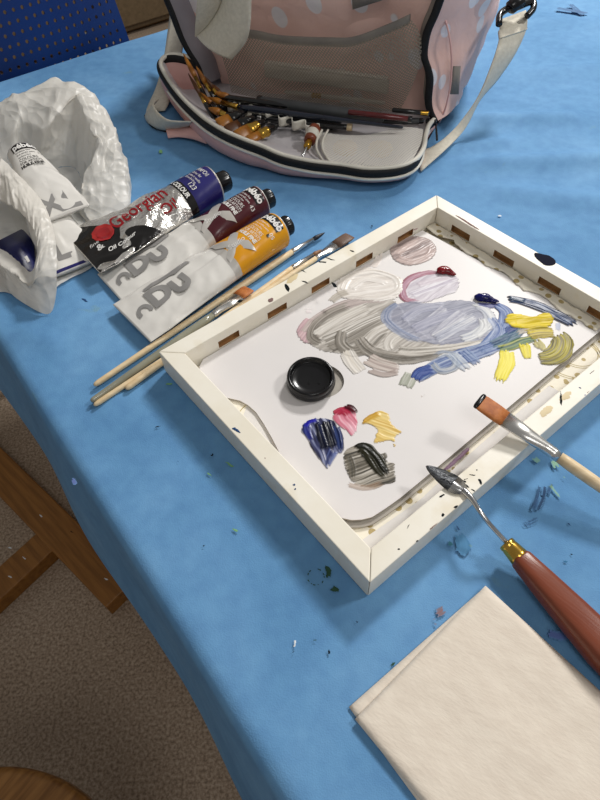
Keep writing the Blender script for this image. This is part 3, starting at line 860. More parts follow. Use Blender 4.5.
# paint on the rim
rk = random.Random(11); zt = TH
for x, y, rx, ry, a, k in ((545, 259, 12, 5, .42, 'ink'), (561, 400, 1.5, 8, -.12, 'black'), (334, 285, 2, 5, -.7, 'black'), (240, 301, 3.2, 1.3, -.2, 'black'), (270, 300, 3, 2.2, -.4, 'rust'), (305, 282, 4, .9, .4, 'black'), (287, 288, 2, 5, -.7, 'black'), (303, 271, 5, .8, .5, 'black'), (322, 262, 5, 1.0, .1, 'black'), (330, 259, 5, .8, .3, 'black'),
                           (352, 251, 4, .9, .4, 'black'), (238, 431, 3.5, 1.7, .6, 'navy'), (234, 429, 2, 2, .2, 'navy'), (294, 485, 1.4, 2, .5, 'navy'), (295, 489, 1.4, 1.6, .5, 'navy'), (265, 458, 1, 1.4, 0, 'rust'), (399, 549, 1.6, 1.3, 0, 'black'), (417, 541, 2, 1, -.6, 'black'), (442.5, 495.5, 3.4, 1.7, -.5, 'black'), (443, 515, 2.2, 2, 0, 'black'), (456, 507, 3, 1.6, -.5, 'black'),
                           (464, 481, 3.2, 1.5, .3, 'black'), (473, 475, 4, 1.0, .1, 'black'), (480.5, 482, 1.8, 4, -.5, 'black'), (467, 486, 4, 1.3, .6, 'black'), (473, 490, 3, 1.0, .5, 'black'), (477, 470, 1.2, 1, 0, 'black'), (466, 479, 3, .9, -.3, 'black'), (418, 541, 3, 1.0, -.7, 'black'), (585, 395, 1, 1, 0, 'violet'), (580, 388, 2, 1, .3, 'navy'), (588, 392, 2, .8, -.6, 'rust'), (416, 229, 3, .8, -.4, 'rust'), (468, 223, 12, 1.1, .55, 'rust'), (390, 560, 1, 1, 0, 'black'),
                           (434, 526, 8, 1.3, -.72, 'rust'), (592, 372, 4, .8, -.7, 'black'), (408, 527, .8, 4, .5, 'black')):
    patch('paint_fleck', spot(x, y, rx, ry, a, 9, 0.3, rk), zt, 0.0003, mp[k], tray, edge=0.0007, seed=x, step=0.0004, smooth=3)
tan = mat('tan_stain', (222, 202, 158)); 
for x, y, rx, ry in ((546, 411, 8, 5), (566, 396, 8, 4), (292, 279, 8, 3)): patch('paint_fleck', spot(x, y, rx, ry, -.6, 10, .15, rk), zt, 0.00012, tan, tray, edge=0.002, seed=x, step=0.0007)

# papers in the tray
lpz = 0.0023
bm = bmesh.new(); i0 = TW + 0.001
prism(bm, [TP(i0, i0), TP(TA - i0, i0), TP(TA - i0, TB - i0), TP(i0, TB - i0)], lpz, lpz + 0.0008)
lp = obj('lining_paper', bm, M['lining_paper'], origin=TP(TA / 2, TB / 2, lpz), smooth=False)
tag(lp, 'cream patterned paper with gold flecks lining the tray floor', 'paper')
for cx, cy, rr in ((578, 352, .022), (572, 357, .03)):
    c = at(cx, cy, lpz + 0.0009); bm = bmesh.new()
    for r0 in (rr, rr - 0.0025):
        ring = [[Vector((c.x + r * math.cos(k * math.pi / 32), c.y + r * math.sin(k * math.pi / 32), TZ + lpz + 0.0009)) for k in range(65)] for r in (r0, r0 - 0.001)]
        rings(bm, ring, False, False)
    for f in [f for f in bm.faces if not (i0 + .001 < (f.calc_center_median() - TN).dot(E1) < TA - i0 - .001 and i0 + .001 < (f.calc_center_median() - TN).dot(E2) < TB - i0 - .001)]: bm.faces.remove(f)
    obj('gold_ring', bm, M['gold_line'], lp, origin=c, smooth=False)
# torn curled edge along the far walls
bm = bmesh.new(); top = []; bot = []
for k in range(61):
    w = k / 60; b = TB - TW - 0.001 - 0.235 * w
    cr_ = 0.0025 * noise.noise(Vector((w * 9, 0, 4))) + 0.0014 * noise.noise(Vector((w * 34, 0, 1)))
    top.append(TP(TA - TW - 0.0014, b, 0.0095 + cr_ * 0.6)); bot.append(TP(TA - TW - 0.0165 + cr_ * 2.4, b, 0.0100 + cr_ * 0.2))
loft_between(bm, top, bot, 6, lambda p, a, w: p + Vector((0, 0, 0.0008 * math.sin(math.pi * w))))
solid(bm, 0.0006); obj('curled_edge', bm, M['lining_paper'], lp)
bm = bmesh.new(); prism(bm, [at(x, y, lpz + 0.001) for x, y in ((549, 386), (563, 394), (532, 423), (400, 541), (367, 556), (355, 545), (420, 500), (480, 445))], lpz + 0.001, lpz + 0.0016)
ws = obj('paper_sheet', bm, M['sheet'], origin=at(480, 460, lpz + .001), smooth=False); tag(ws, 'loose white paper sheet on the tray floor beside the near rim', 'paper')

PZ = 0.0090
pal_px = [(201, 357), (199.5, 366), (200, 376), (209, 386), (218, 396), (229, 398), (240, 400.5), (248, 405), (256, 412), (264, 424), (272, 438), (280, 454), (288, 470), (299, 484), (312, 498), (322, 507.5), (332, 514), (342, 518), (352, 520), (362, 519.5), (372, 517), (386, 508), (400, 498), (440, 465), (516, 401), (560, 364), (600, 331), (604, 326), (600, 321), (563, 303), (534, 288.5), (501, 272), (472, 257), (439, 239), (421, 229.5), (413, 230.5), (387, 248.5), (344, 269.5), (280, 309), (240, 333)]


def inner(p, pad=0.0012):
    a = min(max((p - TN).dot(E1), TW + pad), TA - TW - pad); b = min(max((p - TN).dot(E2), TW + pad), TB - TW - pad)
    q = TP(a, b); return Vector((q.x, q.y, 0))


pal_out = [inner(at(x, y, PZ)) for x, y in pal_px]
pc = at(390, 360, PZ)
# thumb hole
hc = at(318, 380.5, PZ); hx = (at(344, 384, PZ) - at(290, 378, PZ)); hax = hx.normalized(); hay = Vector((-hax.y, hax.x, 0)); ha, hb = 0.0255, 0.0225
hole = [hc + hax * (ha * math.cos(k * math.pi / 24)) + hay * (hb * math.sin(k * math.pi / 24)) for k in range(48)]


def sheet_with_hole(out, hl, z0, z1):
    bm = bmesh.new()
    lay = []
    for z in (z0, z1):
        vo = [bm.verts.new((p.x, p.y, TZ + z)) for p in out]; vh = [bm.verts.new((p.x, p.y, TZ + z)) for p in hl]
        eo = [bm.edges.new((vo[i], vo[(i + 1) % len(vo)])) for i in range(len(vo))]; eh = [bm.edges.new((vh[i], vh[(i + 1) % len(vh)])) for i in range(len(vh))]
        bmesh.ops.triangle_fill(bm, use_beauty=True, use_dissolve=False, edges=eo + eh)
        lay.append((vo, vh))
    for a, b in ((lay[0][0], lay[1][0]), (lay[0][1], lay[1][1])):
        for i in range(len(a)):
            j = (i + 1) % len(a); bm.faces.new((a[i], a[j], b[j], b[i]))
    bmesh.ops.recalc_face_normals(bm, faces=bm.faces)
    return bm


pal = thing('palette_pad', 'white paper palette pad with a thumb hole and wet paint lying in the tray', 'palette', Vector((pc.x, pc.y, TZ + 0.0062)))
obj('top_sheet', sheet_with_hole(pal_out, hole, PZ - 0.0006, PZ), M['palette'], pal, smooth=False)
low = [p + Vector((0, 0, 0)) for p in pal_out]
obj('lower_sheets', sheet_with_hole([Vector((p.x, p.y, 0)) for p in low], hole, PZ - 0.0027, PZ - 0.0008), M['padedge'], pal, smooth=False)
sh = (at(372, 523.5, 0.0058) - at(372, 517, 0.0058)); sh.z = 0
low2 = [inner(p + sh * 0.9) if (p - TN).dot(E2) < .07 else inner(p + (Vector((pc.x, pc.y, 0)) - p) * .10) for p in pal_out]
bm = bmesh.new(); prism(bm, low2, 0.0041, 0.0058)
pad2 = obj('paper_pad', bm, M['padedge'], origin=Vector((pc.x, pc.y, TZ + 0.0041)), smooth=False)
tag(pad2, 'second greyish paper pad directly under the palette showing along its near edge', 'paper pad')
patch('paint_smear', [(443, 470), (448, 464), (458, 455), (467, 447), (470, 450), (460, 460), (450, 469)], 0.0059, 0.0004, mat('dull_purple_paint', (126, 92, 116), (104, 74, 98)), pad2, step=.0006, edge=.0008)

fl_ = [inner(at(x, y, .0060)) for x, y in ((206, 396), (214, 389), (226, 394), (246, 399), (262, 410), (276, 430), (290, 458), (306, 482), (322, 500), (318, 508), (300, 500), (270, 470), (240, 440))]
bm = bmesh.new(); prism(bm, fl_, .00585, .0060); obj('lifted_corner', bm, M['lining_paper'], lp, smooth=False)
bm = bmesh.new(); tube(bm, crom([at(x, y, .0060) for x, y in ((247, 404), (241, 410), (238, 418), (238, 424))], 8), .00045, 6); obj('gold_ring', bm, M['gold_line'], lp)
bm = bmesh.new(); prism(bm, [inner(at(x, y, .0060)) for x, y in ((248, 404), (262, 410), (276, 430), (290, 458), (312, 490), (306, 502), (280, 478), (252, 440), (243, 416))], .00605, .0062); obj('white_slip', bm, M['sheet'], lp, smooth=False)
# lid standing over the thumb hole
lc = at(311, 384, PZ + 0.0005); LR = 0.0232
lid = thing('jar_lid', 'round black plastic lid lying in the thumb hole of the palette', 'lid', lc)
bm = bmesh.new(); R = []
tl = Matrix.Rotation(0.10, 3, Vector((1, 0, 0)))
for r, z in ((0.0215, 0.0), (0.0232, 0.001), (0.0238, 0.003), (0.0232, 0.0055), (0.0226, 0.0062), (0.0232, 0.0072), (0.0228, 0.011), (0.0218, 0.0122), (0.0205, 0.0124), (0.0195, 0.0115), (0.0188, 0.0082), (0.0182, 0.0078), (0.0176, 0.0082), (0.0168, 0.0076), (0.012, 0.0072), (0.0001, 0.007)):
    R.append([lc + tl @ Vector((r * math.cos(k * math.pi / 32), r * math.sin(k * math.pi / 32), z)) + Vector((0, 0, 0.0024)) for k in range(64)])
rings(bm, R, True, True); obj('cap', bm, M['black'], lid)
for x, y in ((309, 383), (319, 383), (325, 388), (304, 372)):
    bm = bmesh.new(); bmesh.ops.create_uvsphere(bm, u_segments=10, v_segments=6, radius=0.0009, matrix=Matrix.Translation(at(x, y, PZ + 0.0098)) @ Matrix.Scale(0.5, 4, Vector((0, 0, 1)))); obj('drip', bm, M['black'], lid)

# ------------------------------------------------------------------ paint on the palette
pz = PZ
D1, D2, D3, D4, D5 = (98, 92, 84), (128, 122, 113), (160, 153, 144), (194, 188, 179), (220, 215, 208)
P = Paint('mauve_disc', 380, 230, 445, 272, pz, 2)
P.area([(389, 251), (395, 241), (414, 236), (431, 240), (436, 250), (429, 261), (412, 266), (396, 262)], [(140, 124, 122), (166, 150, 146), (186, 168, 164)], 1, .0009, (390, 258, 430, 240), rag=.0008)
P.stroke([(396, 258), (412, 262), (428, 256), (433, 248)], 9, [(166, 148, 144), (208, 188, 182)], .8, .0009, .3, .3)
P.stroke([(396, 255), (408, 246), (420, 241)], 9, [(190, 170, 164), (214, 196, 190)], .7, .0008, .4, .4).done(pal, 'mauve disc of paint')
P = Paint('pearl', 320, 256, 412, 312, pz, 3)
P.area([(336, 292), (340, 279), (352, 272), (366, 267), (384, 272), (402, 279), (403, 292), (392, 301), (366, 302), (346, 300)], [(206, 198, 190), (222, 215, 208), (234, 229, 223)], .9, .0011, (340, 290, 400, 280), fine=.0014)
P.stroke([(342, 292), (350, 278), (372, 272), (394, 278), (398, 290), (380, 298), (356, 298)], 8, [(212, 205, 197), (236, 231, 226)], .8, .0013, .2, .2)
P.stroke([(350, 290), (366, 280), (388, 284)], 8, [(216, 209, 202), (238, 234, 230)], .8, .0012, .3, .3)
P.stroke([(330, 303), (338, 296), (350, 292)], 9, [(168, 160, 148), (188, 180, 168)], .85, .0007, .2, .3)
P.stroke([(372, 268), (378, 260), (380, 250)], 8, [(218, 204, 194), (226, 214, 206)], .5, .0004, .6, .5).done(pal, 'pearly white paint', .3)
P = Paint('worked_mass', 290, 262, 580, 396, pz, 5)
P.area([(297, 331), (303, 320), (312, 319), (322, 326), (320, 342), (310, 345), (300, 341)], [(176, 144, 152), (196, 164, 168), (206, 178, 180)], .95, .0009, (300, 340, 316, 320))
P.area([(306, 338), (314, 322), (332, 309), (352, 299), (372, 298), (392, 299), (402, 310), (412, 326), (440, 342), (474, 340), (500, 338), (494, 344), (468, 350), (440, 355), (420, 360), (396, 364), (376, 358), (356, 355), (334, 353), (316, 349)], [D2, D3, D4], .9, .0006, (310, 350, 392, 302))
P.stroke([(304, 334), (318, 319), (340, 307), (366, 300), (394, 299)], [10, 13, 13, 10], [(160, 146, 143), (182, 168, 164), (194, 182, 176)], .9, .0008, .2, .3)
P.stroke([(322, 344), (312, 337), (316, 325), (332, 313), (352, 305)], [9, 10, 11, 10], [D1, D2, D3], .9, .0009, .25, .4)
P.stroke([(315, 337), (332, 326), (352, 315), (372, 306)], 13, [D3, D5, D4], .9, .0009, .35, .4)
P.stroke([(322, 342), (340, 334), (362, 323), (386, 313)], 12, [D2, D5, D3], .9, .0009, .4, .4)
P.stroke([(328, 349), (344, 343), (366, 332), (388, 320)], 12, [D1, D3, D2], .9, .0010, .3, .35)
P.stroke([(343, 330), (341, 344), (352, 352), (366, 348), (378, 336), (390, 322)], [10, 12, 13, 13, 12, 10], [D1, (128, 122, 113), D3], .95, .0011, .2, .35)
P.stroke([(366, 342), (376, 333), (392, 326), (404, 322)], 12, [D3, D5, D4], .9, .0009, .4, .5)
P.stroke([(358, 338), (368, 350), (386, 357), (406, 359), (428, 356), (446, 352)], [12, 14, 15, 14, 12, 9], [D1, D2, D3], .95, .0011, .2, .3)
P.stroke([(390, 352), (388, 343), (396, 335), (414, 332)], 8, [D3, D5], .9, .0010, .3, .4)
P.stroke([(396, 350), (412, 352), (440, 350), (466, 346), (490, 340)], [12, 12, 10, 9, 7], [D2, D4, D5], .9, .0009, .35, .4)
P.stroke([(346, 351), (352, 362), (362, 374)], [13, 15, 12], [D3, D5, (216, 208, 196)], .95, .0009, .25, .3)
P.stroke([(366, 358), (378, 364), (392, 368), (401, 370)], [14, 15, 13, 9], [(158, 142, 136), (182, 168, 160), (198, 188, 180)], .95, .0010, .2, .2)
P.stroke([(368, 370), (384, 375), (399, 372)], 7, [(150, 134, 128), (178, 164, 157)], .9, .0010, .2, .2)
# pale lilac with its crimson edge
P.area([(400, 293), (404, 283), (416, 276), (432, 274), (447, 272), (459, 279), (457, 290), (445, 297), (428, 302), (408, 302)], [(186, 178, 188), (204, 198, 206), (216, 212, 216)], .95, .0008, (402, 298, 440, 274))
P.stroke([(446, 274), (428, 273), (410, 279), (402, 290), (406, 300), (422, 302)], [5, 8, 9, 9, 8, 6], [(128, 52, 76), (158, 92, 112), (178, 136, 154)], .9, .0009, .15, .35)
P.stroke([(410, 296), (426, 290), (444, 283), (454, 279)], 9, [(176, 166, 182), (214, 210, 218), (226, 223, 227)], .85, .0010, .3, .3)
P.stroke([(416, 286), (434, 281), (452, 277)], 8, [(196, 182, 192), (226, 222, 226)], .85, .0010, .3, .3)
# lavender grey
P.area([(384, 317), (393, 305), (410, 302), (432, 303), (456, 300), (478, 303), (492, 311), (498, 324), (494, 337), (472, 342), (448, 345), (424, 343), (404, 335), (390, 327)], [(124, 127, 146), (142, 144, 160), (160, 160, 174)], .95, .0008, (392, 330, 480, 306))
P.stroke([(398, 304), (388, 311), (386, 320), (396, 330), (410, 338), (426, 343)], [6, 9, 10, 10, 9, 6], [(110, 126, 160), (136, 146, 170), (150, 154, 172)], .75, .0009, .3, .4)
P.stroke([(402, 322), (420, 310), (446, 306)], 11, [(146, 148, 168), (176, 177, 190)], .85, .0010, .3, .4)
P.stroke([(446, 308), (428, 322), (412, 330)], 11, [(150, 150, 166), (196, 196, 204)], .8, .0010, .35, .4)
P.stroke([(412, 331), (436, 320), (462, 312)], 12, [(140, 142, 162), (168, 168, 184)], .85, .0010, .3, .4)
P.stroke([(464, 312), (444, 328), (432, 338)], 11, [(152, 152, 168), (192, 192, 200)], .8, .0010, .35, .4)
P.stroke([(434, 340), (456, 328), (478, 316)], 12, [(150, 154, 170), (184, 186, 196), (212, 212, 214)], .85, .0010, .3, .4)
P.stroke([(460, 340), (476, 334), (490, 322), (484, 310), (470, 306)], [10, 12, 12, 11, 8], [(168, 172, 184), (204, 206, 208), (222, 222, 220)], .85, .0011, .3, .3)
P.stroke([(474, 338), (484, 328), (482, 318)], 9, [(190, 192, 196), (224, 224, 222)], .85, .0011, .3, .3)
P.stroke([(476, 304), (490, 306), (503, 304)], [6, 8, 5], [(34, 40, 116), (70, 84, 150)], .9, .0009, .2, .3)
# cobalt
P.stroke([(496, 305), (506, 313), (505, 328), (494, 342), (480, 356)], [10, 16, 18, 18, 12], [(34, 60, 120), (62, 94, 152), (140, 156, 190)], .95, .0010, .3, .35)
P.stroke([(490, 318), (498, 330), (490, 344)], 10, [(56, 86, 144), (170, 180, 202)], .85, .0010, .4, .4)
P.stroke([(500, 344), (478, 352), (452, 360), (430, 370), (414, 381)], [12, 16, 17, 15, 11], [(40, 68, 130), (98, 122, 166), (168, 178, 198)], .95, .0009, .3, .15)
P.stroke([(414, 382), (420, 373), (434, 369)], [10, 12, 10], [(26, 54, 128), (44, 78, 150)], .95, .0012, .1, .3)
P.stroke([(432, 362), (440, 371), (454, 368), (456, 358), (444, 354), (434, 359)], 8, [(124, 136, 156), (164, 170, 178), (190, 193, 196)], .9, .0010, .3, .3)
P.stroke([(450, 353), (460, 363), (470, 372)], [11, 12, 9], [(110, 128, 160), (166, 176, 188), (196, 200, 204)], .75, .0009, .4, .5)
P.stroke([(462, 350), (473, 360), (480, 366)], [10, 11, 8], [(60, 88, 142), (130, 148, 180), (190, 196, 206)], .9, .0009, .4, .5)
# teal, green and yellow
P.stroke([(490, 346), (504, 340), (518, 333), (522, 326)], [8, 11, 11, 7], [(34, 64, 96), (54, 92, 120), (60, 104, 104)], .95, .0010, .25, .3)
P.stroke([(504, 333), (514, 328), (520, 330)], [8, 9, 6], [(24, 48, 112), (50, 80, 140)], .9, .0009, .3, .4)
P.stroke([(496, 350), (510, 347), (524, 341), (540, 338)], [8, 10, 10, 7], [(30, 66, 58), (70, 110, 60), (150, 150, 40)], .95, .0010, .25, .4)
P.area([(504, 322), (508, 315), (520, 314), (532, 316), (546, 313), (553, 318), (551, 325), (540, 330), (524, 330), (512, 328)], [(176, 150, 22), (212, 188, 26), (230, 208, 50)], 1, .0018, (506, 324, 552, 318), fine=.0014)
P.stroke([(516, 334), (526, 331), (534, 334)], 6, [(160, 146, 134), (186, 176, 160)], .85, .0008, .3, .3)
P.stroke([(526, 336), (540, 333), (556, 333)], [12, 14, 12], [(140, 122, 36), (196, 176, 40), (216, 196, 70)], .95, .0011, .25, .3)
P.stroke([(534, 340), (540, 346), (538, 350)], 10, [(150, 138, 60), (194, 184, 110)], .9, .0010, .3, .3)
P.stroke([(556, 334), (562, 341), (559, 352), (549, 358), (537, 359)], [15, 20, 21, 19, 13], [(84, 76, 36), (136, 126, 40), (182, 170, 50), (128, 118, 84)], .98, .0014, .2, .15)
P.stroke([(506, 350), (507, 362), (502, 374), (498, 384)], [13, 14, 13, 9], [(208, 190, 14), (228, 212, 30), (236, 224, 84)], .95, .0009, .3, .45)
P.stroke([(524, 343), (526, 352), (528, 361)], [11, 10, 6], [(206, 190, 20), (232, 218, 60)], .95, .0009, .3, .4)
P.stroke([(558, 321), (558, 332)], 5, [(96, 120, 174), (150, 166, 198)], .6, .0003, .6, .5)
P.done(pal, 'large worked mass of grey, lavender, blue and yellow paint', .42)
P = Paint('sage', 392, 366, 430, 402, pz, 18)
P.stroke([(404, 389), (408, 381), (412, 373)], [13, 16, 14], [(146, 150, 134), (168, 170, 156), (188, 188, 178)], .95, .0008, .2, .1)
P.stroke([(421, 394), (424, 397)], 6, [(178, 158, 138)], .7, .0004, .5, .4).done(pal, 'sage grey swatch of paint')
P = Paint('prussian', 496, 288, 586, 336, pz, 25)
P.stroke([(507, 299), (520, 301), (540, 307), (558, 316), (578, 327)], [10, 13, 14, 15, 13], [(16, 28, 54), (22, 42, 78), (44, 68, 108)], 1, .0013, .12, .3)
P.stroke([(506, 298), (514, 299), (526, 302)], 8, [(26, 46, 70), (60, 84, 104)], .9, .0014, .2, .4).done(pal, 'long prussian blue brush stroke')
P = Paint('pink_print', 298, 304, 318, 320, pz, 32)
P.stroke([(303, 311), (313, 311)], 7, [(222, 210, 212), (230, 222, 222)], .8, .0003, .5, .3).done(pal)
# lower group of colours, spread with a knife
P = Paint('navy_scrape', 294, 408, 352, 476, pz, 33)
P.area([(301, 431), (305, 423), (313, 419), (327, 418), (337, 425), (341, 438), (344, 452), (337, 455), (330, 458), (328, 468), (322, 463), (316, 457), (310, 445), (307, 437)], [(20, 24, 58), (40, 48, 96), (130, 136, 168), (206, 206, 216)], .97, .0009, (310, 424, 328, 464), dry=.2)
P.stroke([(306, 424), (308, 434), (312, 442)], [9, 8, 5], [(16, 18, 84), (30, 36, 120), (90, 100, 160)], .95, .0012, .3, .4)
P.stroke([(324, 421), (328, 434), (333, 450)], [20, 25, 22], [(8, 10, 22), (14, 18, 38), (26, 34, 68)], .98, .0018, .1, .2)
P.stroke([(336, 426), (340, 440), (341, 452)], [8, 9, 7], [(20, 30, 66), (44, 60, 110)], .95, .0014, .2, .2)
P.stroke([(334, 450), (330, 459), (327, 468)], [12, 9, 5], [(24, 34, 84), (96, 108, 156)], .95, .0010, .3, .4)
P.stroke([(304, 429), (310, 422), (318, 421)], 6, [(28, 26, 150), (44, 44, 172)], .95, .0016, .15, .2).done(pal, 'navy blue paint scraped over white')
P = Paint('rose_scrape', 326, 398, 366, 444, pz, 36)
P.area([(332, 417), (338, 409), (346, 406), (355, 408), (359, 420), (358, 428), (352, 437), (346, 432), (338, 425)], [(186, 60, 90), (208, 120, 140), (228, 176, 188)], .95, .0008, (336, 412, 354, 434), dry=.2)
P.stroke([(334, 415), (342, 411), (350, 416)], [10, 11, 8], [(150, 14, 44), (182, 44, 76)], .95, .0013, .15, .4)
P.stroke([(343, 407), (350, 408), (357, 414)], [7, 9, 7], [(50, 6, 16), (88, 14, 28)], 1, .0018, .1, .3).done(pal, 'rose pink scraped paint')
P = Paint('ochre_scrape', 354, 404, 410, 456, pz, 38)
P.area([(360.5, 424), (370, 417), (380, 411), (388, 414), (393, 424), (402, 432), (397, 437), (395, 447), (389, 441), (374, 443), (376, 432), (370, 426)], [(206, 166, 64), (224, 192, 100), (236, 214, 146)], .92, .0008, (364, 424, 398, 436), dry=.12)
P.stroke([(361, 424), (370, 418), (381, 413)], [5, 8, 8], [(186, 140, 36), (214, 172, 72)], .95, .0013, .15, .3).done(pal, 'ochre yellow scraped paint')
P = Paint('black_green_scrape', 336, 436, 406, 500, pz, 39)
P.area([(344, 455), (348, 448), (358, 444), (370, 449), (380, 454), (386, 453), (388, 461), (395, 463), (396, 472), (396, 482), (386, 484), (374, 489), (360, 486), (352, 481), (346, 470)], [(36, 34, 26), (84, 78, 66), (150, 143, 131), (196, 190, 180)], .95, .0008, (346, 480, 394, 466), dry=.16, fine=.0006)
P.stroke([(348, 456), (352, 468), (352, 480)], [8, 9, 7], [(40, 38, 30), (110, 104, 92)], .8, .0007, .45, .5)
P.stroke([(354, 450), (364, 449), (373, 458), (381, 470), (388, 478)], [10, 17, 18, 15, 9], [(14, 14, 8), (26, 26, 14), (44, 42, 28)], 1, .0017, .08, .25)
P.stroke([(346, 484), (366, 488), (386, 482)], 7, [(150, 120, 96), (190, 170, 150)], .6, .0005, .5, .4).done(pal, 'black green paint scraped over white')
# thick nuggets squeezed from the tube
for nm, x, y, rx, ry, rz, tx, ty, col in (('crimson_paint', 443, 270, .0074, .0054, .0044, 452, 274, ((136, 8, 24), (96, 4, 16))), ('ultramarine_paint', 481.5, 297, .0072, .0052, .0044, 496, 302, ((20, 20, 104), (12, 12, 70)))):
    bm = bmesh.new(); c = at(x, y, PZ + .0030)
    bmesh.ops.create_icosphere(bm, subdivisions=5, radius=1.0)
    tv = at(tx, ty, PZ + .002) - c
    for v in bm.verts:
        d = v.co.copy(); k = max(0, d.dot(tv.normalized())) ** 3
        q = Vector((d.x * rx, d.y * ry, d.z * rz)) + tv * k * .8; q.z *= (1 - .35 * k)
        q += d * (.0014 * n3(q, 160, x) + .0003 * n3(q, 400)); v.co = c + q
        v.co.z = max(v.co.z, TZ + PZ + .0001)
    obj('paint_nugget', bm, mat(nm, col[0], col[1], rough=0.25, ns=200, coat=0.2, spec=.3), pal, origin=c)
# ------------------------------------------------------------------ paint tubes
class Tube:
    def __init__(s, name, label, sh, tail, D, TWD, flat=0.0016, crink=0.0, cs=60.0, lift=0.0, p=1.25, seed=0.0, tlift=0.0):
        s.sh = Vector((sh.x, sh.y, 0)); tl = Vector((tail.x, tail.y, 0))
        s.L = (tl - s.sh).length; s.A = (tl - s.sh) / s.L; e = -s.A; s.Lv = Vector((-e.y, e.x, 0))
        s.D, s.TW, s.flat, s.cr, s.cs, s.lift, s.p, s.seed, s.tlift = D, TWD, flat, crink, cs, lift, p, seed, tlift
        s.root = thing(name, label, 'paint tube', Vector((s.sh.x, s.sh.y, TZ + lift)))

    def ab(s, x):
        t = min(1, max(0, x / s.L)); w = t ** s.p; w = w * w * (3 - 2 * w) if s.p > 2 else w
        return s.D / 2 + (s.TW / 2 - s.D / 2) * min(1, t * 1.15), s.D / 2 + (s.flat - s.D / 2) * w

    def surf(s, x, phi, off=0.0):
        """phi: angle from the top, positive towards Lv"""
        a, b = s.ab(x); t = x / s.L
        z = b + s.lift + s.tlift * t + 0.0006
        sp, cp = math.sin(phi), math.cos(phi)
        q = s.sh + s.A * x + s.Lv * (a * sp) + Vector((0, 0, TZ + z + b * cp))
        n = (s.Lv * (sp / a) + Vector((0, 0, cp / b))).normalized()
        if s.cr:
            pp = Vector((x * s.cs + s.seed, phi * a * s.cs, s.seed))
            k = noise.noise(pp) + 0.6 * noise.noise(pp * 2.1) ; k -= 0.5 * abs(noise.noise(pp * 1.3 + Vector((3, 1, 2)))) * 2
            env = min(1, max(0, (t - 0.12) * 4)) * min(1, (1.0 - t) * 6 + 0.15)
            if cp < 0: k = max(k, 0) * 0.2
            q += n * (s.cr * k * env)
        return q + n * off

    def lat(s, x, w):
        """arc length across the tube -> angle"""
        a, b = s.ab(x); k = max(0.0, 1 - b / a); q = max(-1.0, min(1.0, w / a)); return (1 - k) * q + k * math.asin(q)

    def band(s, name, m, x0, x1, label=None, nx=None, nphi=64, cap0=False, cap1=False, parent=None):
        bm = bmesh.new(); nx = nx or max(2, int((x1 - x0) / 0.0022)); R = []
        for i in range(nx + 1):
            x = x0 + (x1 - x0) * i / nx
            R.append([s.surf(x, 2 * math.pi * k / nphi) for k in range(nphi)])
        vs = rings(bm, R, True, False)
        if cap0: bm.faces.new(list(reversed(vs[0])))
        if cap1: bm.faces.new(vs[-1])
        bmesh.ops.recalc_face_normals(bm, faces=bm.faces)
        return obj(name, bm, m, parent or s.root, label=label)

    def mapped(s, name, bm, m, parent=None, off=0.0003, label=None, res=0.0022):
        """flat (x along, y across) artwork laid onto the tube"""
        bmesh.ops.triangulate(bm, faces=bm.faces)
        for _ in range(14):
            es = [e for e in bm.edges if e.calc_length() > res]
            if not es: break
            bmesh.ops.subdivide_edges(bm, edges=es, cuts=1, use_grid_fill=False)
            bmesh.ops.triangulate(bm, faces=bm.faces)
        for v in bm.verts: v.co = s.surf(v.co.x, s.lat(v.co.x, v.co.y), off)
        for f in bm.faces:
            f.normal_update()
            if f.normal.z < 0 and f.normal.dot(Vector((0, 0, 1))) < -0.2: f.normal_flip()
        c = sum((v.co for v in bm.verts), Vector()) / max(1, len(bm.verts))
        return obj(name, bm, m, parent or s.root, origin=c, label=label)

    def poly(s, name, pts, m, **kw):
        bm = bmesh.new(); bm.faces.new([bm.verts.new((x, y, 0)) for x, y in pts]); return s.mapped(name, bm, m, **kw)

    def text(s, txt, size, x0, y0, m, across=False, name='lettering', sx=1.0, bold=0.0, shear=0.0, align='LEFT', **kw):
        bm = text_bm(txt, size, sx, bold, shear, align)
        for v in bm.verts:
            tx, ty = v.co.x, v.co.y
            v.co = Vector((x0 - ty, y0 - tx, 0)) if across else Vector((x0 - tx, y0 + ty, 0))
        return s.mapped(name, bm, m, **kw)

    def neck(s, r, L, capm, ribs=24, cone=0.006, zc=None, neckm=None):
        e = -s.A; c0 = s.surf(0, 0) - Vector((0, 0, s.ab(0)[1]))
        bm = bmesh.new(); axis_loft(bm, c0, c0 + e * cone, s.Lv, [(0, s.D / 2, s.D / 2), (0.25, s.D / 2 * 0.97, s.D / 2 * .97), (1, r * .9, r * .9)], 48)
        obj('shoulder', bm, neckm or M['silver'], s.root)
        bm = bmesh.new(); p = c0 + e * (cone - 0.001)
        n = 72; R = []
        for t, rr, rib in ((0, .96, 1), (.08, 1, 1), (.85, .97, 1), (.93, .93, 0), (1, .84, 0)):
            R.append([p + e * (L * t) + (s.Lv * math.cos(2 * math.pi * k / n) + Vector((0, 0, 1)) * math.sin(2 * math.pi * k / n)) * (r * rr * (1 - (0.035 if rib and k % 3 == 0 else 0))) for k in range(n)])
        rings(bm, R, True, True); return obj('cap', bm, capm, s.root)


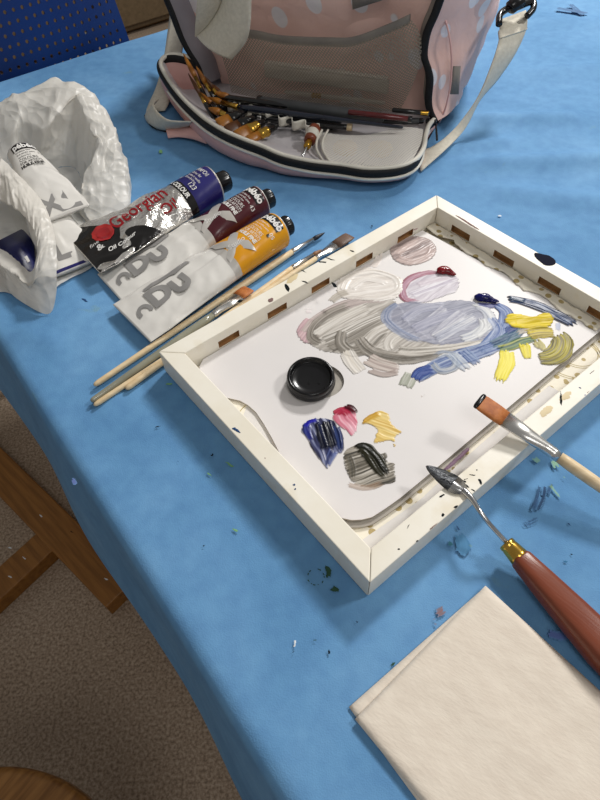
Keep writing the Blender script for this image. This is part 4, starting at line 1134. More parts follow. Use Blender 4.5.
def text_bm(txt, size, sx=1.0, bold=0.0, shear=0.0, align='LEFT'):
    cu_ = bpy.data.curves.new('t', 'FONT'); cu_.body = txt; cu_.size = size; cu_.offset = bold; cu_.shear = shear; cu_.align_x = align; cu_.resolution_u = 4
    o = bpy.data.objects.new('t', cu_); C.objects.link(o); bpy.context.view_layer.update()
    me = bpy.data.meshes.new_from_object(o.evaluated_get(bpy.context.evaluated_depsgraph_get()))
    bpy.data.objects.remove(o); bpy.data.curves.remove(cu_)
    bm = bmesh.new(); bm.from_mesh(me); bpy.data.meshes.remove(me)
    for v in bm.verts: v.co.x *= sx
    return bm


def ell(cx, cy, rx, ry, n=28, jag=0.0):
    return [(cx + rx * (1 + jag * math.sin(k * 2.3)) * math.cos(2 * math.pi * k / n), cy + ry * (1 + jag * math.cos(k * 1.7)) * math.sin(2 * math.pi * k / n)) for k in range(n)]


def hook_glyph(x0, y0, k):
    """curled stroke like an s tail"""
    out, inn = [], []
    for i in range(13):
        f = math.radians(200 - i * 19); out.append((x0 - k * 0.5 * math.cos(f), y0 + k * 0.62 * math.sin(f))); inn.append((x0 - k * 0.24 * math.cos(f), y0 + k * 0.34 * math.sin(f)))
    return out + inn[::-1]


# big foil tube
tg = Tube('paint_tube', 'crumpled silver oil paint tube with blue neck band, red lettering and black tail', at(212.5, 187, 0.026), at(82, 254, .016), 0.052, 0.098, 0.0018, 0.0024, 30, seed=2.0, p=1.1, tlift=.015)
XL_ = tg.L
tg.band('foil_body', M['foil'], 0.0, XL_, cap0=True, cap1=True, nphi=96)
tg.neck(0.0135, 0.019, M['black'])
def gband(name, x0, x1, m, off): 
    bm = bmesh.new(); bmesh.ops.create_grid(bm, x_segments=6, y_segments=40, size=0.5)
    for v in bm.verts: v.co = Vector((x0 + (x1 - x0) * (v.co.x + .5), v.co.y, 0))
    R = []
    bm.free(); bm = bmesh.new(); nx = max(3, int((x1 - x0) / .002)); R = [[tg.surf(x0 + (x1 - x0) * i / nx, 2 * math.pi * k / 96, off) for k in range(96)] for i in range(nx + 1)]
    rings(bm, R, True, False); bmesh.ops.recalc_face_normals(bm, faces=bm.faces); return obj(name, bm, m, tg.root)
gband('colour_band', 0.0008, 0.040, M['navy'], 0.0003)
gband('black_band', 0.040, 0.0505, M['blackink'], 0.00035)
W = tg.TW / 2 * 1.0
tg.poly('black_tail', [(XL_ - .0005, .045), (XL_ - .018, .0465), (XL_ - .019, .035), (XL_ - .022, .018), (XL_ - .023, .004), (XL_ - .026, -.018), (XL_ - .033, -.034), (XL_ - .05, -.041), (XL_ - .075, -.0445), (XL_ - .095, -.0465), (XL_ - .07, -.0485), (XL_ - .05, -.049), (XL_ - .0005, -.048)], M['blackink'], off=0.0004)
tg.text('Georgian', 0.034, XL_ - .047, -.001, M['redink'], sx=0.62, bold=0.0004, off=.0006)
tg.text('Oil', 0.023, XL_ - .104, -.026, M['redink'], sx=0.8, bold=0.0003, off=.0006)
seal = tg.poly('wax_seal', ell(XL_ - .034, .006, .0135, .0165, 30, .04), M['redseal'], off=0.0012)
tg.poly('seal_ring', ell(XL_ - .034, .006, .0085, .010, 24)[:], mat('dark_red_ring', (160, 30, 34), (150, 26, 30), rough=.25, coat=.5), off=0.0016, parent=seal)
for i, (t_, x, y, sz) in enumerate((('Fine Oil', .012, .0, .0085), ('Colour for', .019, .0, .0055), ('artists in studio', .0245, .0, .005), ('250 ml 8.4 fl oz', .0295, .0, .0045), ('Ultramarine', .0095, .021, .0058))):
    tg.text(t_, sz * 1.0, x, y + .013 if i < 4 else y, M['whiteink'], across=True, sx=.85, off=.0007)
tg.text('123', .0095, .0365, -.004, M['whiteink'], across=True, off=.0007); tg.text('oil', .0065, .0345, .022, M['whiteink'], across=True, off=.0007)
tg.text('OIL COLOUR', .0085, .0488, .026, M['whiteink'], across=True, bold=.0003, sx=.95, off=.0008)
tg.text('&', .014, XL_ - .0155, -.018, M['whiteink'], off=.0008, bold=.0003)
tg.text('Oil Colour', .0085, XL_ - .024, -.0285, M['whiteink'], off=.0008, shear=.3, bold=.0002)
tg.text('fine', .009, XL_ - .010, -.006, M['whiteink'], off=.0008, shear=.3)


def pebeo(name, label, sh, tail, D, TWD, base, lift, seed, frac_white, tlift=0.0, inkm=None, bodyname='colour_print', code='43', full=True, flat=.0022):
    t = Tube(name, label, sh, tail, D, TWD, flat, 0.0023, 25, lift, 1.35, seed, tlift)
    L = t.L; xw = L * (1 - frac_white)
    t.band('white_tail', M['white'], xw, L, cap1=True, nphi=96)
    if base is not M['white']:
        t.band('silver_band', M['silver'], xw - .010, xw)
        t.band(bodyname, base, 0.0, xw - .010, cap0=True)
    else:
        t.band(bodyname, base, 0.0, xw, cap0=True)
    t.neck(0.0125, 0.0135, M['black'])
    ink = inkm or M['whiteink']
    # black arch label with the maker's name
    n = 14; arch = [(.0015 + .004 * (1 - math.cos((k / n - .5) * 2.2)) , .0115 - .031 * k / n) for k in range(n + 1)] + [(.0150, -.0195), (.0150, .0115)]
    lb = t.poly('name_label', arch, M['blackink'], off=.0004)
    t.text('pébéo', .0130, .0126, .0098, M['whiteink'], across=True, bold=.0004, sx=.92, off=.0008, parent=lb)
    for i, ln in enumerate(('acrylique fine', 'fine acrylic paint', 'acrilico fino')):
        t.text(ln, .0038, .0192 + i * .0045, .0098, ink, across=True, sx=.95)
    t.text(code, .0075, .0250, -.0165, ink, across=True)
    t.text('COLOURS', .0066, .0345, .0105, ink, across=True, sx=.8)
    t.text('FOR ARTISTS', .0062, .0402, .0120, ink, across=True, sx=.8)
    t.text('HUILE FINE', .0068, .0465, .0135, ink, across=True, bold=.0003, sx=.9)
    return t


def big_x(t, x0, x1, hw, m, par=None):
    d = .013
    t.poly('printed_cross', [(x0, hw), (x0, hw - d * 1.3), (x1, -hw), (x1, -hw + d * 1.3)][0:0] + [(x0, hw), (x0, hw - d * 1.2), (x1, -hw), (x1, -hw + d * 1.2)], m, off=.0007)
    t.poly('printed_cross', [(x0, -hw), (x0, -hw + d * 1.2), (x1, hw), (x1, hw - d * 1.2)], m, off=.0008)


tm = pebeo('paint_tube', 'dark maroon paint tube with white tail lying between the silver and yellow tubes', at(259.5, 203.5, .021), at(111, 290, .002), 0.0425, 0.071, M['maroon'], 0.0, 5.0, .56, code='43')
ty = pebeo('paint_tube', 'ochre yellow paint tube with crinkled white tail beside the brushes', at(277.5, 232, .021), at(131.5, 324, .008), 0.044, 0.079, M['yellow'], 0.0, 9.0, .585, tlift=0.007, code='05')
for t in (tm, ty):
    L = t.L; xw = L * (.44 if t is tm else .415)
    big_x(t, .0490, xw - .003, .025, M['silver'])
    t.text('Studio', .0090, xw - .012, -.006, M['whiteink'] if t is ty else M['whiteink'], shear=.3, off=.0012)
    # large grey letters on the tail
    x0 = L - .012
    t.poly('grey_letter', hook_glyph(x0 - .006, -.003, .018), M['greyink'], off=.0010)
    t.text('D', .037, x0 - .016, -.008, M['greyink'], name='grey_letter', bold=.0020, off=.0010)
    t.text('U', .031, x0 - .044, -.012, M['greyink'], name='grey_letter', bold=.0020, off=.0010)
    t.poly('grey_letter', [(x0 - .022, .028), (x0 - .080, .027), (x0 - .082, .018), (x0 - .060, .016), (x0 - .055, .0195), (x0 - .022, .0215)], M['greyink'], off=.0010)
for x, y, r in ((.0262, -.0175, .0018),): ty.poly('swatch_mark', [(x - r, y - r), (x + r, y - r), (x + r, y + r), (x - r, y + r)], M['blackink'], off=.0006)


# ------------------------------------------------------------------ brushes
def brush(label, pts, widths, hm, fm, bm_mat, flat=False, tipm=None, lat=None, name='paintbrush', group=None, thick=None, tiplen=0.0, cat='paintbrush'):
    """pts: handle end, ferrule start, ferrule end, bristle tip (world); widths: radii at end, belly, ferrule, bristle half width"""
    e, f0, f1, tp = pts; rE, rB, rF, rT = widths
    root = thing(name, label, cat, e.copy(), group)
    A = (tp - e).normalized(); lt = lat or A.cross(Vector((0, 0, 1)))
    b = bmesh.new(); axis_loft(b, e, f0, lt, [(0, rE * .35, rE * .35), (.006, rE * .8, rE * .8), (.02, rE, rE), (.45, (rE + rB) / 2, (rE + rB) / 2), (.8, rB, rB), (.93, (rB + rF) / 2 * 1.02, (rB + rF) / 2 * 1.02), (1, rF * .94, rF * .94)], 20); obj('handle', b, hm, root)
    th = thick or (rF * .55 if flat else rT)
    b = bmesh.new()
    if flat: prof = [(0, rF, rF), (.12, rF * 1.06, rF * 1.06), (.15, rF, rF), (.22, rF * 1.05, rF * 1.05), (.26, rF, rF), (.55, (rF + rT) / 2 * 1.0, (rF + th) / 2), (1, rT, th)]
    else: prof = [(0, rF, rF), (.1, rF * 1.07, rF * 1.07), (.14, rF, rF), (.2, rF * 1.06, rF * 1.06), (.25, rF * .98, rF * .98), (1, rT, rT)]
    axis_loft(b, f0, f1, lt, prof, 24); obj('ferrule', b, fm, root)
    b = bmesh.new(); q0 = f1 - A * 0.0006
    if flat: prof = [(0, rT * .94, th * .9), (.35, rT * 1.0, th * 1.0), (.8, rT * 1.0, th * .75), (1, rT * .95, th * .3)]
    else: prof = [(0, rT * .95, rT * .95), (.3, rT * 1.12, rT * 1.12), (.7, rT * .7, rT * .7), (.93, rT * .25, rT * .25), (1, rT * .05, rT * .05)]
    axis_loft(b, q0, tp, lt, prof, 24, ex=2.6 if flat else 2.0); o = obj('bristles', b, bm_mat, root)
    if tipm:
        b = bmesh.new(); t0 = 1 - tiplen
        axis_loft(b, q0.lerp(tp, t0), tp + A * .0006, lt, [(0, rT * .9, th * .75), (.3, rT * 1.02, th * .9), (.8, rT * .98, th * .8), (1, rT * .7, th * .3)], 24, ex=2.6); obj('paint_on_tip', b, tipm, root)
    return root


hz = 0.0042
brush('long round brush with dark blue bristles and pale wood handle beside the yellow tube', [at(94, 385.5, hz), at(292, 252, hz), at(313, 239.5, hz), at(325, 232.5, hz)], (.0030, .0042, .0036, .0026), M['bare'], M['chrome'], M['darkb'], tipm=None)
brush('flat brush with orange bristles and olive grey handle lying across the other brushes', [at(91, 401.5, hz), at(213, 315.5, .007), at(238, 296.5, .009), at(249, 288.5, .010)], (.0030, .0046, .0040, .0098), M['grip'], M['chrome'], M['orange'], flat=True, lat=Vector((-.55, -.83, 0)), thick=.0026)
brush('flat brush with grey brown bristles and pale wood handle next to the tray side', [at(94, 405.5, .0034), at(316, 258.5, .0042), at(335, 245.5, .0046), at(350, 235.5, .0052)], (.0028, .0034, .0033, .0084), M['bare'], M['chrome'], M['brownb'], flat=True, lat=Vector((-.55, -.83, 0)), thick=.0026)
brush('short round brush with brown tip and pale wood handle tucked by the tray corner', [at(126, 389, .0042), at(292, 268, .0042), at(313, 255, .0042), at(322, 249.5, .0042)], (.0031, .0033, .0030, .0024), M['bare'], M['chrome'], mat('tan_brown_bristle', (146, 104, 70), (120, 84, 56)))

# flat brush resting on the tray rim
rb = [at(476, 396, .0465), at(506, 420, .0418), at(559, 459, .0295), None]
dirv = (at(548, 450, .0355) - at(490, 407, .044)); 
fA = at(505, 419, .0425); fB = at(559, 457, .0325); dd = (fB - fA).normalized()
tpB = fA - dd * 0.0270; enB = fB + dd * 0.135
k_ = (TZ + 0.0048 - fB.z) / dd.z; enB = fB + dd * k_
brush('flat brush with orange bristles and black painted tip resting on the tray rim', [enB, fB, fA, tpB], (.0032, .0052, .0050, .0088), M['bare'], M['chrome'], M['orange'], flat=True, lat=dd.cross(Vector((0, 0, 1))), thick=.0030, tipm=M['black'], tiplen=.13)

# palette knife
kn = thing('palette_knife', 'palette knife with steel blade, brass collar and red brown wooden handle', 'palette knife', at(520, 556, 0.012))
kt, kb = at(426, 466, .0318), at(466, 492, .0312)
bd = (kb - kt).normalized(); bl = Vector((-bd.y, bd.x, 0)).normalized(); bL = (kb - kt).length
def knife_outline(t0, t1, n=14):
    prof = [(0, .0006), (.06, .0024), (.2, .0046), (.4, .0068), (.6, .0082), (.75, .0084), (.88, .0066), (1.0, .0028)]
    def wdt(t):
        for (a, b), (c, d) in zip(prof, prof[1:]):
            if a <= t <= c: return b + (d - b) * (t - a) / (c - a)
        return prof[-1][1]
    return [(t0 + (t1 - t0) * k / n, wdt(t0 + (t1 - t0) * k / n)) for k in range(n + 1)]
def blade_bm(t0, t1, th, off):
    bm = bmesh.new(); R = []
    for t, w in knife_outline(t0, t1):
        c = kt + bd * (bL * t); R.append([c + bl * w + Vector((0, 0, off)), c + Vector((0, 0, off + th)), c - bl * w + Vector((0, 0, off)), c + Vector((0, 0, off - th * .6))])
    rings(bm, R, True, True); return bm
obj('blade', blade_bm(0, 1, .0007, 0), M['steel'], kn)
obj('paint_on_blade', blade_bm(0.02, .68, .0012, .0003), mat('grey_black_wet_paint', (20, 22, 28), (120, 124, 130), rough=.2, ns=60, stretch=(3, 12, 3), rot=(0, 0, .5), bump=.6, bs=160), kn)
ke = at(507, 543, .0185); kc0 = at(514.5, 550.5, .0165)
bm = bmesh.new(); pth = crom([kb - bd * .002, at(472, 499, .0325), at(479, 510, .0325), at(487, 521, .0290), at(493, 528, .0250), ke, kc0], 6)
R_ = [.0030 - .0010 * min(1, i / 10) for i in range(len(pth))]; tube(bm, pth, R_, 12); obj('shank', bm, M['steel'], kn)
hA = at(505.5, 542.5, .0180); hB = at(520, 558, .0155); dh = (hB - hA).normalized()
sd = dh.cross(Vector((0, 0, 1))).normalized()
bm = bmesh.new(); axis_loft(bm, hA, hB, sd, [(0, .0052, .0052), (.04, .0064, .0064), (.2, .0066, .0066), (.24, .0062, .0062), (.3, .0066, .0066), (.8, .0076, .0072), (.95, .0078, .0074), (1, .0072, .007)], 32); obj('collar', bm, M['brass'], kn)
hC = at(646, 694, .0125); 
bm = bmesh.new(); axis_loft(bm, hB - dh * .001, hC, sd, [(0, .0070, .0066, 3), (.02, .0082, .0074, 3.2), (.2, .0100, .0090, 3.4), (.45, .0122, .0108, 3.6), (.7, .0142, .0118, 3.6), (.86, .0140, .0116, 3.2), (.95, .011, .0095, 2.6), (1, .005, .005, 2)], 40); obj('handle', bm, M['handle'], kn)

# ------------------------------------------------------------------ paper towels
def napkin(label, pts, z0, z1, seed):
    root_o = at(sum(p[0] for p in pts) / 4, sum(p[1] for p in pts) / 4, z0)
    P = [at(x, y, (z0 + z1) / 2) for x, y in pts]
    bm = bmesh.new(); n = 40
    def sp(u, v): return P[0].lerp(P[1], u).lerp(P[3].lerp(P[2], u), v)
    def layer(za, zb, inset, flip):
        g = []
        for i in range(n + 1):
            row = []
            for j in range(n + 1):
                u, v = i / n, j / n; q = sp(inset + u * (1 - 2 * inset), inset + v * (1 - 2 * inset))
                e = min(u, v, 1 - u, 1 - v); r = min(1.0, e / 0.014) ** .5
                q.z = TZ + za + (zb - za) * (0.45 + .55 * r) + (0.0006 * noise.noise(Vector((u * 5, v * 5, seed))) * r if not flip else 0); row.append(bm.verts.new(q))
            g.append(row)
        for a, b in zip(g, g[1:]):
            for j in range(n): bm.faces.new((a[j], b[j], b[j + 1], a[j + 1]) if not flip else (a[j + 1], b[j + 1], b[j], a[j]))
        return g
    t = layer(z0, z1, 0, False); b = layer(z0, z0, 0, True)
    def edge(g): return [g[i][0] for i in range(n)] + [g[n][j] for j in range(n)] + [g[i][n] for i in range(n, 0, -1)] + [g[0][j] for j in range(n, 0, -1)]
    for (a0, a1), (b0, b1) in zip(zip(edge(t), edge(t)[1:] + edge(t)[:1]), zip(edge(b), edge(b)[1:] + edge(b)[:1])): bm.faces.new((a0, b0, b1, a1))
    bmesh.ops.recalc_face_normals(bm, faces=bm.faces)
    return tag(obj('paper_towel', bm, M['napkin'], origin=root_o), label, 'paper towel')
def quad(a, b, z, k):
    A_, B_ = at(*a, z), at(*b, z); d = B_ - A_; nrm = Vector((-d.y, d.x, 0)); nrm = nrm if nrm.x > 0 else -nrm
    out = [A_, B_, B_ + nrm * k, A_ + nrm * k]; return out
def proj(p):
    d = p - CAM; z = d.dot(fwd); return (300 + FPX * d.dot(RT) / z, 400 - FPX * d.dot(UP) / z)
for lab, a, b, z0, z1, k, sd_ in (('folded cream paper towel showing along its left edge under the other towel', (483, 588.5), (349, 707), .0003, .0028, 1.03, 1), ('top folded cream paper towel of the pair in the lower right corner', (485.5, 585.5), (355, 719), .0030, .0062, 1.0, 5)):
    q = quad(a, b, z1, k); napkin(lab, [proj(p) for p in q], z0, z1, sd_)
# ------------------------------------------------------------------ white carrier bag and what is in it
def curve(pts, n=61):
    return resample(crom([at(*p) for p in pts], 8), n)


def crumple(p, s, o):
    d, _ = noise.voronoi(Vector((p.x * s + o, p.y * s, p.z * s - o))); return d[0] - .45


def crinkle(a1=.004, s1=26, o=0.0, zmin=.0015):
    def f(p, u, w):
        c = Vector((p.x - BAGC.x, p.y - BAGC.y, .03)); c.normalize()
        k = c * ((crumple(p, s1, o) + .45 * crumple(p, s1 * 2.2, o + 4)) * a1 * 2.0 + n3(p, s1 * .5, o) * a1)
        q = p + k * min(1.0, max(.15, (p.z - TZ) / .02)); q.z = max(q.z, TZ + zmin); return q
    return f


BAGC = at(45, 190, 0)
Mc = curve([(-34, 116, .058), (0, 128, .056), (15, 132, .054), (23, 126, .056), (44, 128, .060), (61, 111, .070), (73, 97, .078), (79, 107, .072), (89, 128, .058), (96, 144, .050), (91, 160, .042), (82, 179, .030), (80, 198, .020), (84, 212, .012), (92, 224, .006)], 161)
Sc = curve([(-34, 112, .072), (0, 101, .076), (20, 93, .080), (40, 86, .084), (55, 79, .088), (72, 84, .084), (88, 90, .074), (104, 112, .060), (114, 133, .050), (121, 153, .038), (125, 170, .028), (127, 186, .017), (128, 203, .008), (122, 212, .005), (112, 222, .004)], 161)
Ic = curve([(-34, 205, .004), (0, 188, .004), (20, 178, .004), (35, 174, .004), (50, 170, .004), (62, 167, .004), (72, 167, .004), (78, 172, .004), (81, 180, .004), (82, 188, .004), (81, 193, .004), (79, 199, .004), (78, 205, .004), (80, 214, .004), (88, 223, .004)], 161)
Fc = curve([(-34, 305, .002), (0, 292, .002), (20, 298, .002), (44, 310, .002), (56, 288, .002), (66, 281, .002), (75, 276, .002), (84, 272, .002), (92, 267, .002), (97, 261, .002), (102, 252, .002), (106, 245, .002), (109, 238, .002), (111, 230, .002), (111, 223, .002)], 161)
cen = at(45, 190, 0)
Gc = []
for p in Sc:
    d = Vector((p.x - cen.x, p.y - cen.y, 0)).normalized(); h = p.z - TZ
    Gc.append(Vector((p.x, p.y, TZ + .0022)) + d * (0.001 + .02 * h))
carrier = thing('carrier_bag', 'crumpled white plastic carrier bag with open mouth at the left table edge', 'plastic bag', Vector((cen.x, cen.y, TZ)))
bm = bmesh.new()
R = []
def bz(a, b, c, t): return a * (1 - t) ** 2 + b * 2 * t * (1 - t) + c * t * t
def fold(u, t, o):
    a = abs(noise.noise(Vector((u * 13 + o, t * .9, o)))); b = abs(noise.noise(Vector((u * 31 + o, t * 2.2 + 3, o)))); c = abs(noise.noise(Vector((u * 9, t * 4.5, o + 7))))
    return (.28 - a) * 1.6 + (.25 - b) * .55 + (.25 - c) * .8


def fc(p, u, t, o=1.0, A=.0078):
    c = Vector((p.x - BAGC.x, p.y - BAGC.y, .04)); c.normalize()
    q = p + c * (fold(u, t, o) * A * min(1.0, max(.12, (p.z - TZ) / .025))); q.z = max(q.z, TZ + .0015); return q
rows = []
for t in np.linspace(0, 1, 22)[::-1]: rows.append([fc(bz(m, m.lerp(i, .5) + Vector((0, 0, -.004)), i, t), k / 160, -t) for k, (m, i) in enumerate(zip(Mc, Ic))])
for t in np.linspace(0, 1, 20)[1:]:
    rows.append([fc(bz(m, m.lerp(s, .45) + Vector((0, 0, .010 * min(1, (m.z - TZ) / .03))), s, t), k / 160, t) for k, (m, s) in enumerate(zip(Mc, Sc))])
for t in np.linspace(0, 1, 20)[1:]:
    rows.append([fc(bz(s, g + Vector((0, 0, (s.z - TZ) * .45)), g, t), k / 160, 1 + t) for k, (s, g) in enumerate(zip(Sc, Gc))])
rings(bm, rows, False, False)
loft_between(bm, Ic, Fc, 16, lambda p, u, w: p + Vector((0, 0, .0006 * n3(p, 60))))
bmesh.ops.remove_doubles(bm, verts=bm.verts, dist=1e-5)
obj('sack', bm, M['film'], carrier)
Ho = resample(crom([at(*p) for p in ((-40, 120, .075), (0, 156, .070), (21, 177, .064), (40, 198, .056), (50, 218, .050), (56, 245, .044), (56.5, 272, .034), (56, 294, .018), (48, 314, .003), (19, 300, .003), (0, 284, .003), (-40, 262, .003))], 8), 200)
Hi = resample(crom([at(*p) for p in ((-40, 185, .056), (0, 201, .056), (14, 208, .055), (26, 218, .053), (34, 230, .050), (37, 245, .046), (37, 257, .042), (35, 270, .036), (30, 287, .024), (14, 273, .022), (0, 263, .022), (-40, 240, .022))], 8), 200)
bm = bmesh.new(); fh = lambda p, u, t: fc(p, u, t, 5.0, .0045)
rows = [[fh(bz(a, a.lerp(b, .5) + Vector((0, 0, .012 if a.z - TZ > .03 else .004)), b, t), k / 100, t) for k, (a, b) in enumerate(zip(Ho, Hi))] for t in np.linspace(0, 1, 26)]
lo_ = [p + Vector((.004, .03, 0)) for p in Hi]
for t in np.linspace(0, 1, 6)[1:]: rows.append([fh(a.lerp(Vector((a.x - .01, a.y + .035, TZ + max(.006, (a.z - TZ) * .75))), t), k / 100, 1 + t) for k, a in enumerate(Hi)])
rings(bm, rows, False, False); obj('bag_handle', bm, M['film'], carrier)

tB = pebeo('paint_tube', 'white paint tube with grey lettering and crimped silver end lying lowest in the carrier bag', at(38, 203, .022), at(78, 271, .003), .042, .070, M['white'], .0045, 21.0, .50, inkm=M['greyink'], code='10')
tB.text('L', .040, tB.L - .016, .016, M['greyink'], across=True, name='grey_letter', bold=.0015, off=.0004)
tB.poly('navy_end', [(tB.L - .0005, .033), (tB.L - .0045, .033), (tB.L - .0045, -.033), (tB.L - .0005, -.033)], M['navy'], off=.0004)
tA = pebeo('paint_tube', 'white paint tube with black label and small print on top inside the carrier bag', at(22.5, 156, .055), at(64, 214, .036), .040, .066, M['white'], .032, 31.0, .40, inkm=M['blackink'], code='11')
tA.text('XL', .040, tA.L - .004, .022, M['greyink'], across=True, name='grey_letter', bold=.0015, off=.0004)
bm = bmesh.new(); prism(bm, [at(x, y, .010) for x, y in ((-40, 262), (0, 239), (22, 228), (33, 240), (35, 268), (28, 281), (0, 268), (-40, 290))], .0045, .010)
bmesh.ops.bevel(bm, geom=list(bm.edges), offset=.0015, segments=3, affect='EDGES')
pk = thing('paint_box', 'dark navy blue box seen through the handle of the carrier bag', 'box', at(10, 265, .0045)); obj('box_body', bm, M['navyplastic'], pk)
bm = bmesh.new(); prism(bm, [at(x, y, .0104) for x, y in ((24, 257), (27, 255.5), (30, 261), (27.5, 262.5))], .0101, .0104); obj('white_mark', bm, M['whiteink'], pk, smooth=False)

# ------------------------------------------------------------------ pink bag
B0 = at(200, 85, .02); B0.z = TZ
_b1 = at(435, 120, .02); BX = Vector((_b1.x - B0.x, _b1.y - B0.y, 0)); BW = BX.length; BX.normalize(); BY = Vector((-BX.y, BX.x, 0))


def BL(x, y, z): return B0 + BX * x + BY * y + Vector((0, 0, z))


def fp(px, py, ly=0.0): return on_plane(px, py, BL(0, ly, 0), BY)


def loc(p): d = p - B0; return d.dot(BX), d.dot(BY), d.z


BAGTOP = 0.30
bag = thing('holdall', 'pink spotted holdall with open front pocket standing at the back of the table', 'bag', BL(BW / 2, .12, .003))
def hwf(z): return .205 + .030 * math.sin(math.pi * min(1, (z + .01) / .36)) - .05 * max(0, z - .2) / .1 * .3
def hdf(z): return .112 - .020 * max(0, (z - .2) / .1) ** 2
def lean(z): return .058 * max(0, (z - .19) / .09) ** 2
bm = bmesh.new(); R = []
for i in range(49):
    z = .004 + (BAGTOP - .004) * i / 48
    e = 3.6; rb_ = 1 - .16 * max(0, 1 - z / .03) ** 2; top = 1 - .25 * max(0, (i - 42) / 6) ** 2
    ring = []
    for k in range(128):
        f = 2 * math.pi * k / 128; cs, sn = math.cos(f), math.sin(f)
        p = BL(BW / 2 + hwf(z) * rb_ * top * math.copysign(abs(cs) ** (2 / e), cs), .145 + hdf(z) * rb_ * top * math.copysign(abs(sn) ** (2 / e), sn), z)
        w = (n3(Vector((p.x, p.y, p.z * 2.2)), 9) * .010 + n3(p, 24, 2) * .004)
        p += (BX * cs + BY * sn) * w
        ring.append(p)
    R.append(ring)
rings(bm, R, True, True); obj('body', bm, M['pink'], bag)

def zipcurve(px):
    P = [fp(x, y) for x, y in px]
    a, b = P[-2], P[-1]; d = (b - a) / max(1e-4, (b.z - a.z)); P.append(b + d * (TZ + BAGTOP - .02 - b.z) if b.z < TZ + BAGTOP - .03 else b + d * .01)
    return [p + BY * lean(p.z - TZ) for p in resample(crom(P, 8), 50)]
zr = zipcurve([(436, 122), (430, 110), (428.5, 98), (430, 79), (428, 68), (424, 54), (427, 33), (435, 14), (440, 0), (444, -12)])
zl = zipcurve([(204, 84), (198, 66), (188, 50), (181, 36), (172, 12), (167, 0), (163, -12)])
for zc_, sg in ((zr, 1), (zl, -1)):
    out, inn = [], []
    for p in zc_:
        x, y, z = loc(p); out.append(BL(BW / 2 + sg * hwf(z) * .985, .125, z)); inn.append(BL(x - sg * (.012 if sg > 0 else .014), .037 + lean(z), z))
    bm = bmesh.new(); R = []
    for t in np.linspace(0, 1, 14):
        R.append([bz(a, a.lerp(b, .55) + BX * sg * .022 - BY * .012, b, t) + BX * (.004 * n3(a, 16, t * 3) * math.sin(math.pi * t)) for a, b in zip(zc_, out)])
    rings(bm, R, False, False); obj('gusset', bm, M['pink'], bag)
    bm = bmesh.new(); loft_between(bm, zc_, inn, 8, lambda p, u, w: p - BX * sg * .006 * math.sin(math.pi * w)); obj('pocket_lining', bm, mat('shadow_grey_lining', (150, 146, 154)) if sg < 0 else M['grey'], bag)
    bm = bmesh.new(); R = []
    for i, p in enumerate(zc_):
        R.append([p + BX * (.0055 * math.cos(k * math.pi / 6)) - BY * (.0024 * math.sin(k * math.pi / 6)) - BY * .001 for k in range(12)])
    rings(bm, R, True, True); obj('zip_tape', bm, M['blackmatt'], bag)
bm = bmesh.new(); R = []
for i in range(50):
    a, b = loc(zl[i]), loc(zr[i]); z = .006 + (BAGTOP - .02) * i / 49; xl_, xr_ = a[0] + .012, b[0] - .010
    if z < .02: xl_, xr_ = .02, BW - .006
    R.append([BL(xl_ + (xr_ - xl_) * k / 60, .034 + .008 * n3(Vector((xl_ + (xr_ - xl_) * k / 60, 0, z * 1.8)), 13) - .004 * math.sin(math.pi * k / 60) + lean(z), z) for k in range(61)])
rings(bm, R, False, False); obj('inner_panel', bm, M['pink'], bag)
# seam on the gusset
sm = resample(crom([fp(x, y, .03) for x, y in ((443, 8), (449, 28), (452, 52), (451, 80), (446, 104), (440, 118))], 8), 30)
bm = bmesh.new(); tube(bm, [p - BY * .012 + BX * .002 for p in sm], .0013, 8); obj('seam_piping', bm, M['pinkplain'], bag)
# side tag
bm = bmesh.new(); loft_between(bm, [fp(453, 66, .02), fp(450, 94, .02)], [fp(460.5, 66, .025), fp(458.5, 94, .025)], 3); solid(bm, .0012); obj('side_tag', bm, M['grey'], bag)
# patch high on the front
bm = bmesh.new(); loft_between(bm, [fp(352, -6, .018), fp(353, 9, .02)], [fp(392, -12, .018), fp(394, -4, .02)], 3); solid(bm, .002); obj('front_patch', bm, M['grey'], bag)
# net pocket on the inner panel
def uvloft(bm, rows):
    uv = bm.loops.layers.uv.new('UVMap'); vs = rings(bm, rows, False, False)
    co = {}
    for j, r in enumerate(rows):
        s = 0.0
        for i, p in enumerate(r):
            if i: s += (p - r[i - 1]).length
            co[vs[j][i]] = [s, 0.0]
    for i in range(len(rows[0])):
        s = 0.0
        for j in range(len(rows)):
            if j: s += (rows[j][i] - rows[j - 1][i]).length
            co[vs[j][i]][1] = s
    for f in bm.faces:
        for l in f.loops: l[uv].uv = co[l.vert]
    return bm
Ta = resample(crom([fp(x, y, .010) for x, y in ((214, 33), (250, 34), (283, 40), (330, 42), (355, 41), (390, 28), (410, 19))], 8), 60)
Tm = resample(crom([fp(x, y, -.004) for x, y in ((224, 62), (260, 70), (310, 76), (360, 74), (421, 56))], 8), 60)
Tb = resample(crom([fp(x, y, .006) for x, y in ((231, 92), (262, 99), (320, 107), (355, 110), (399, 112))], 8), 60)
bm = bmesh.new(); rows = []
for t in np.linspace(0, 1, 20):
    la, lm, lb = (1 - t) * (1 - 2 * t), 4 * t * (1 - t), t * (2 * t - 1)
    rows.append([a * la + m * lm + b * lb - BY * (.004 * n3(m, 30, t * 4) * math.sin(math.pi * t)) for a, m, b in zip(Ta, Tm, Tb)])
obj('net_pocket', uvloft(bm, rows), M['net'], bag)
bm = bmesh.new(); R = []
for i, p in enumerate(Ta): R.append([p + Vector((0, 0, .0062 * math.cos(k * math.pi / 6))) - BY * (.0022 * math.sin(k * math.pi / 6)) for k in range(12)])
rings(bm, R, True, True); obj('pocket_binding', bm, M['grey'], bag)
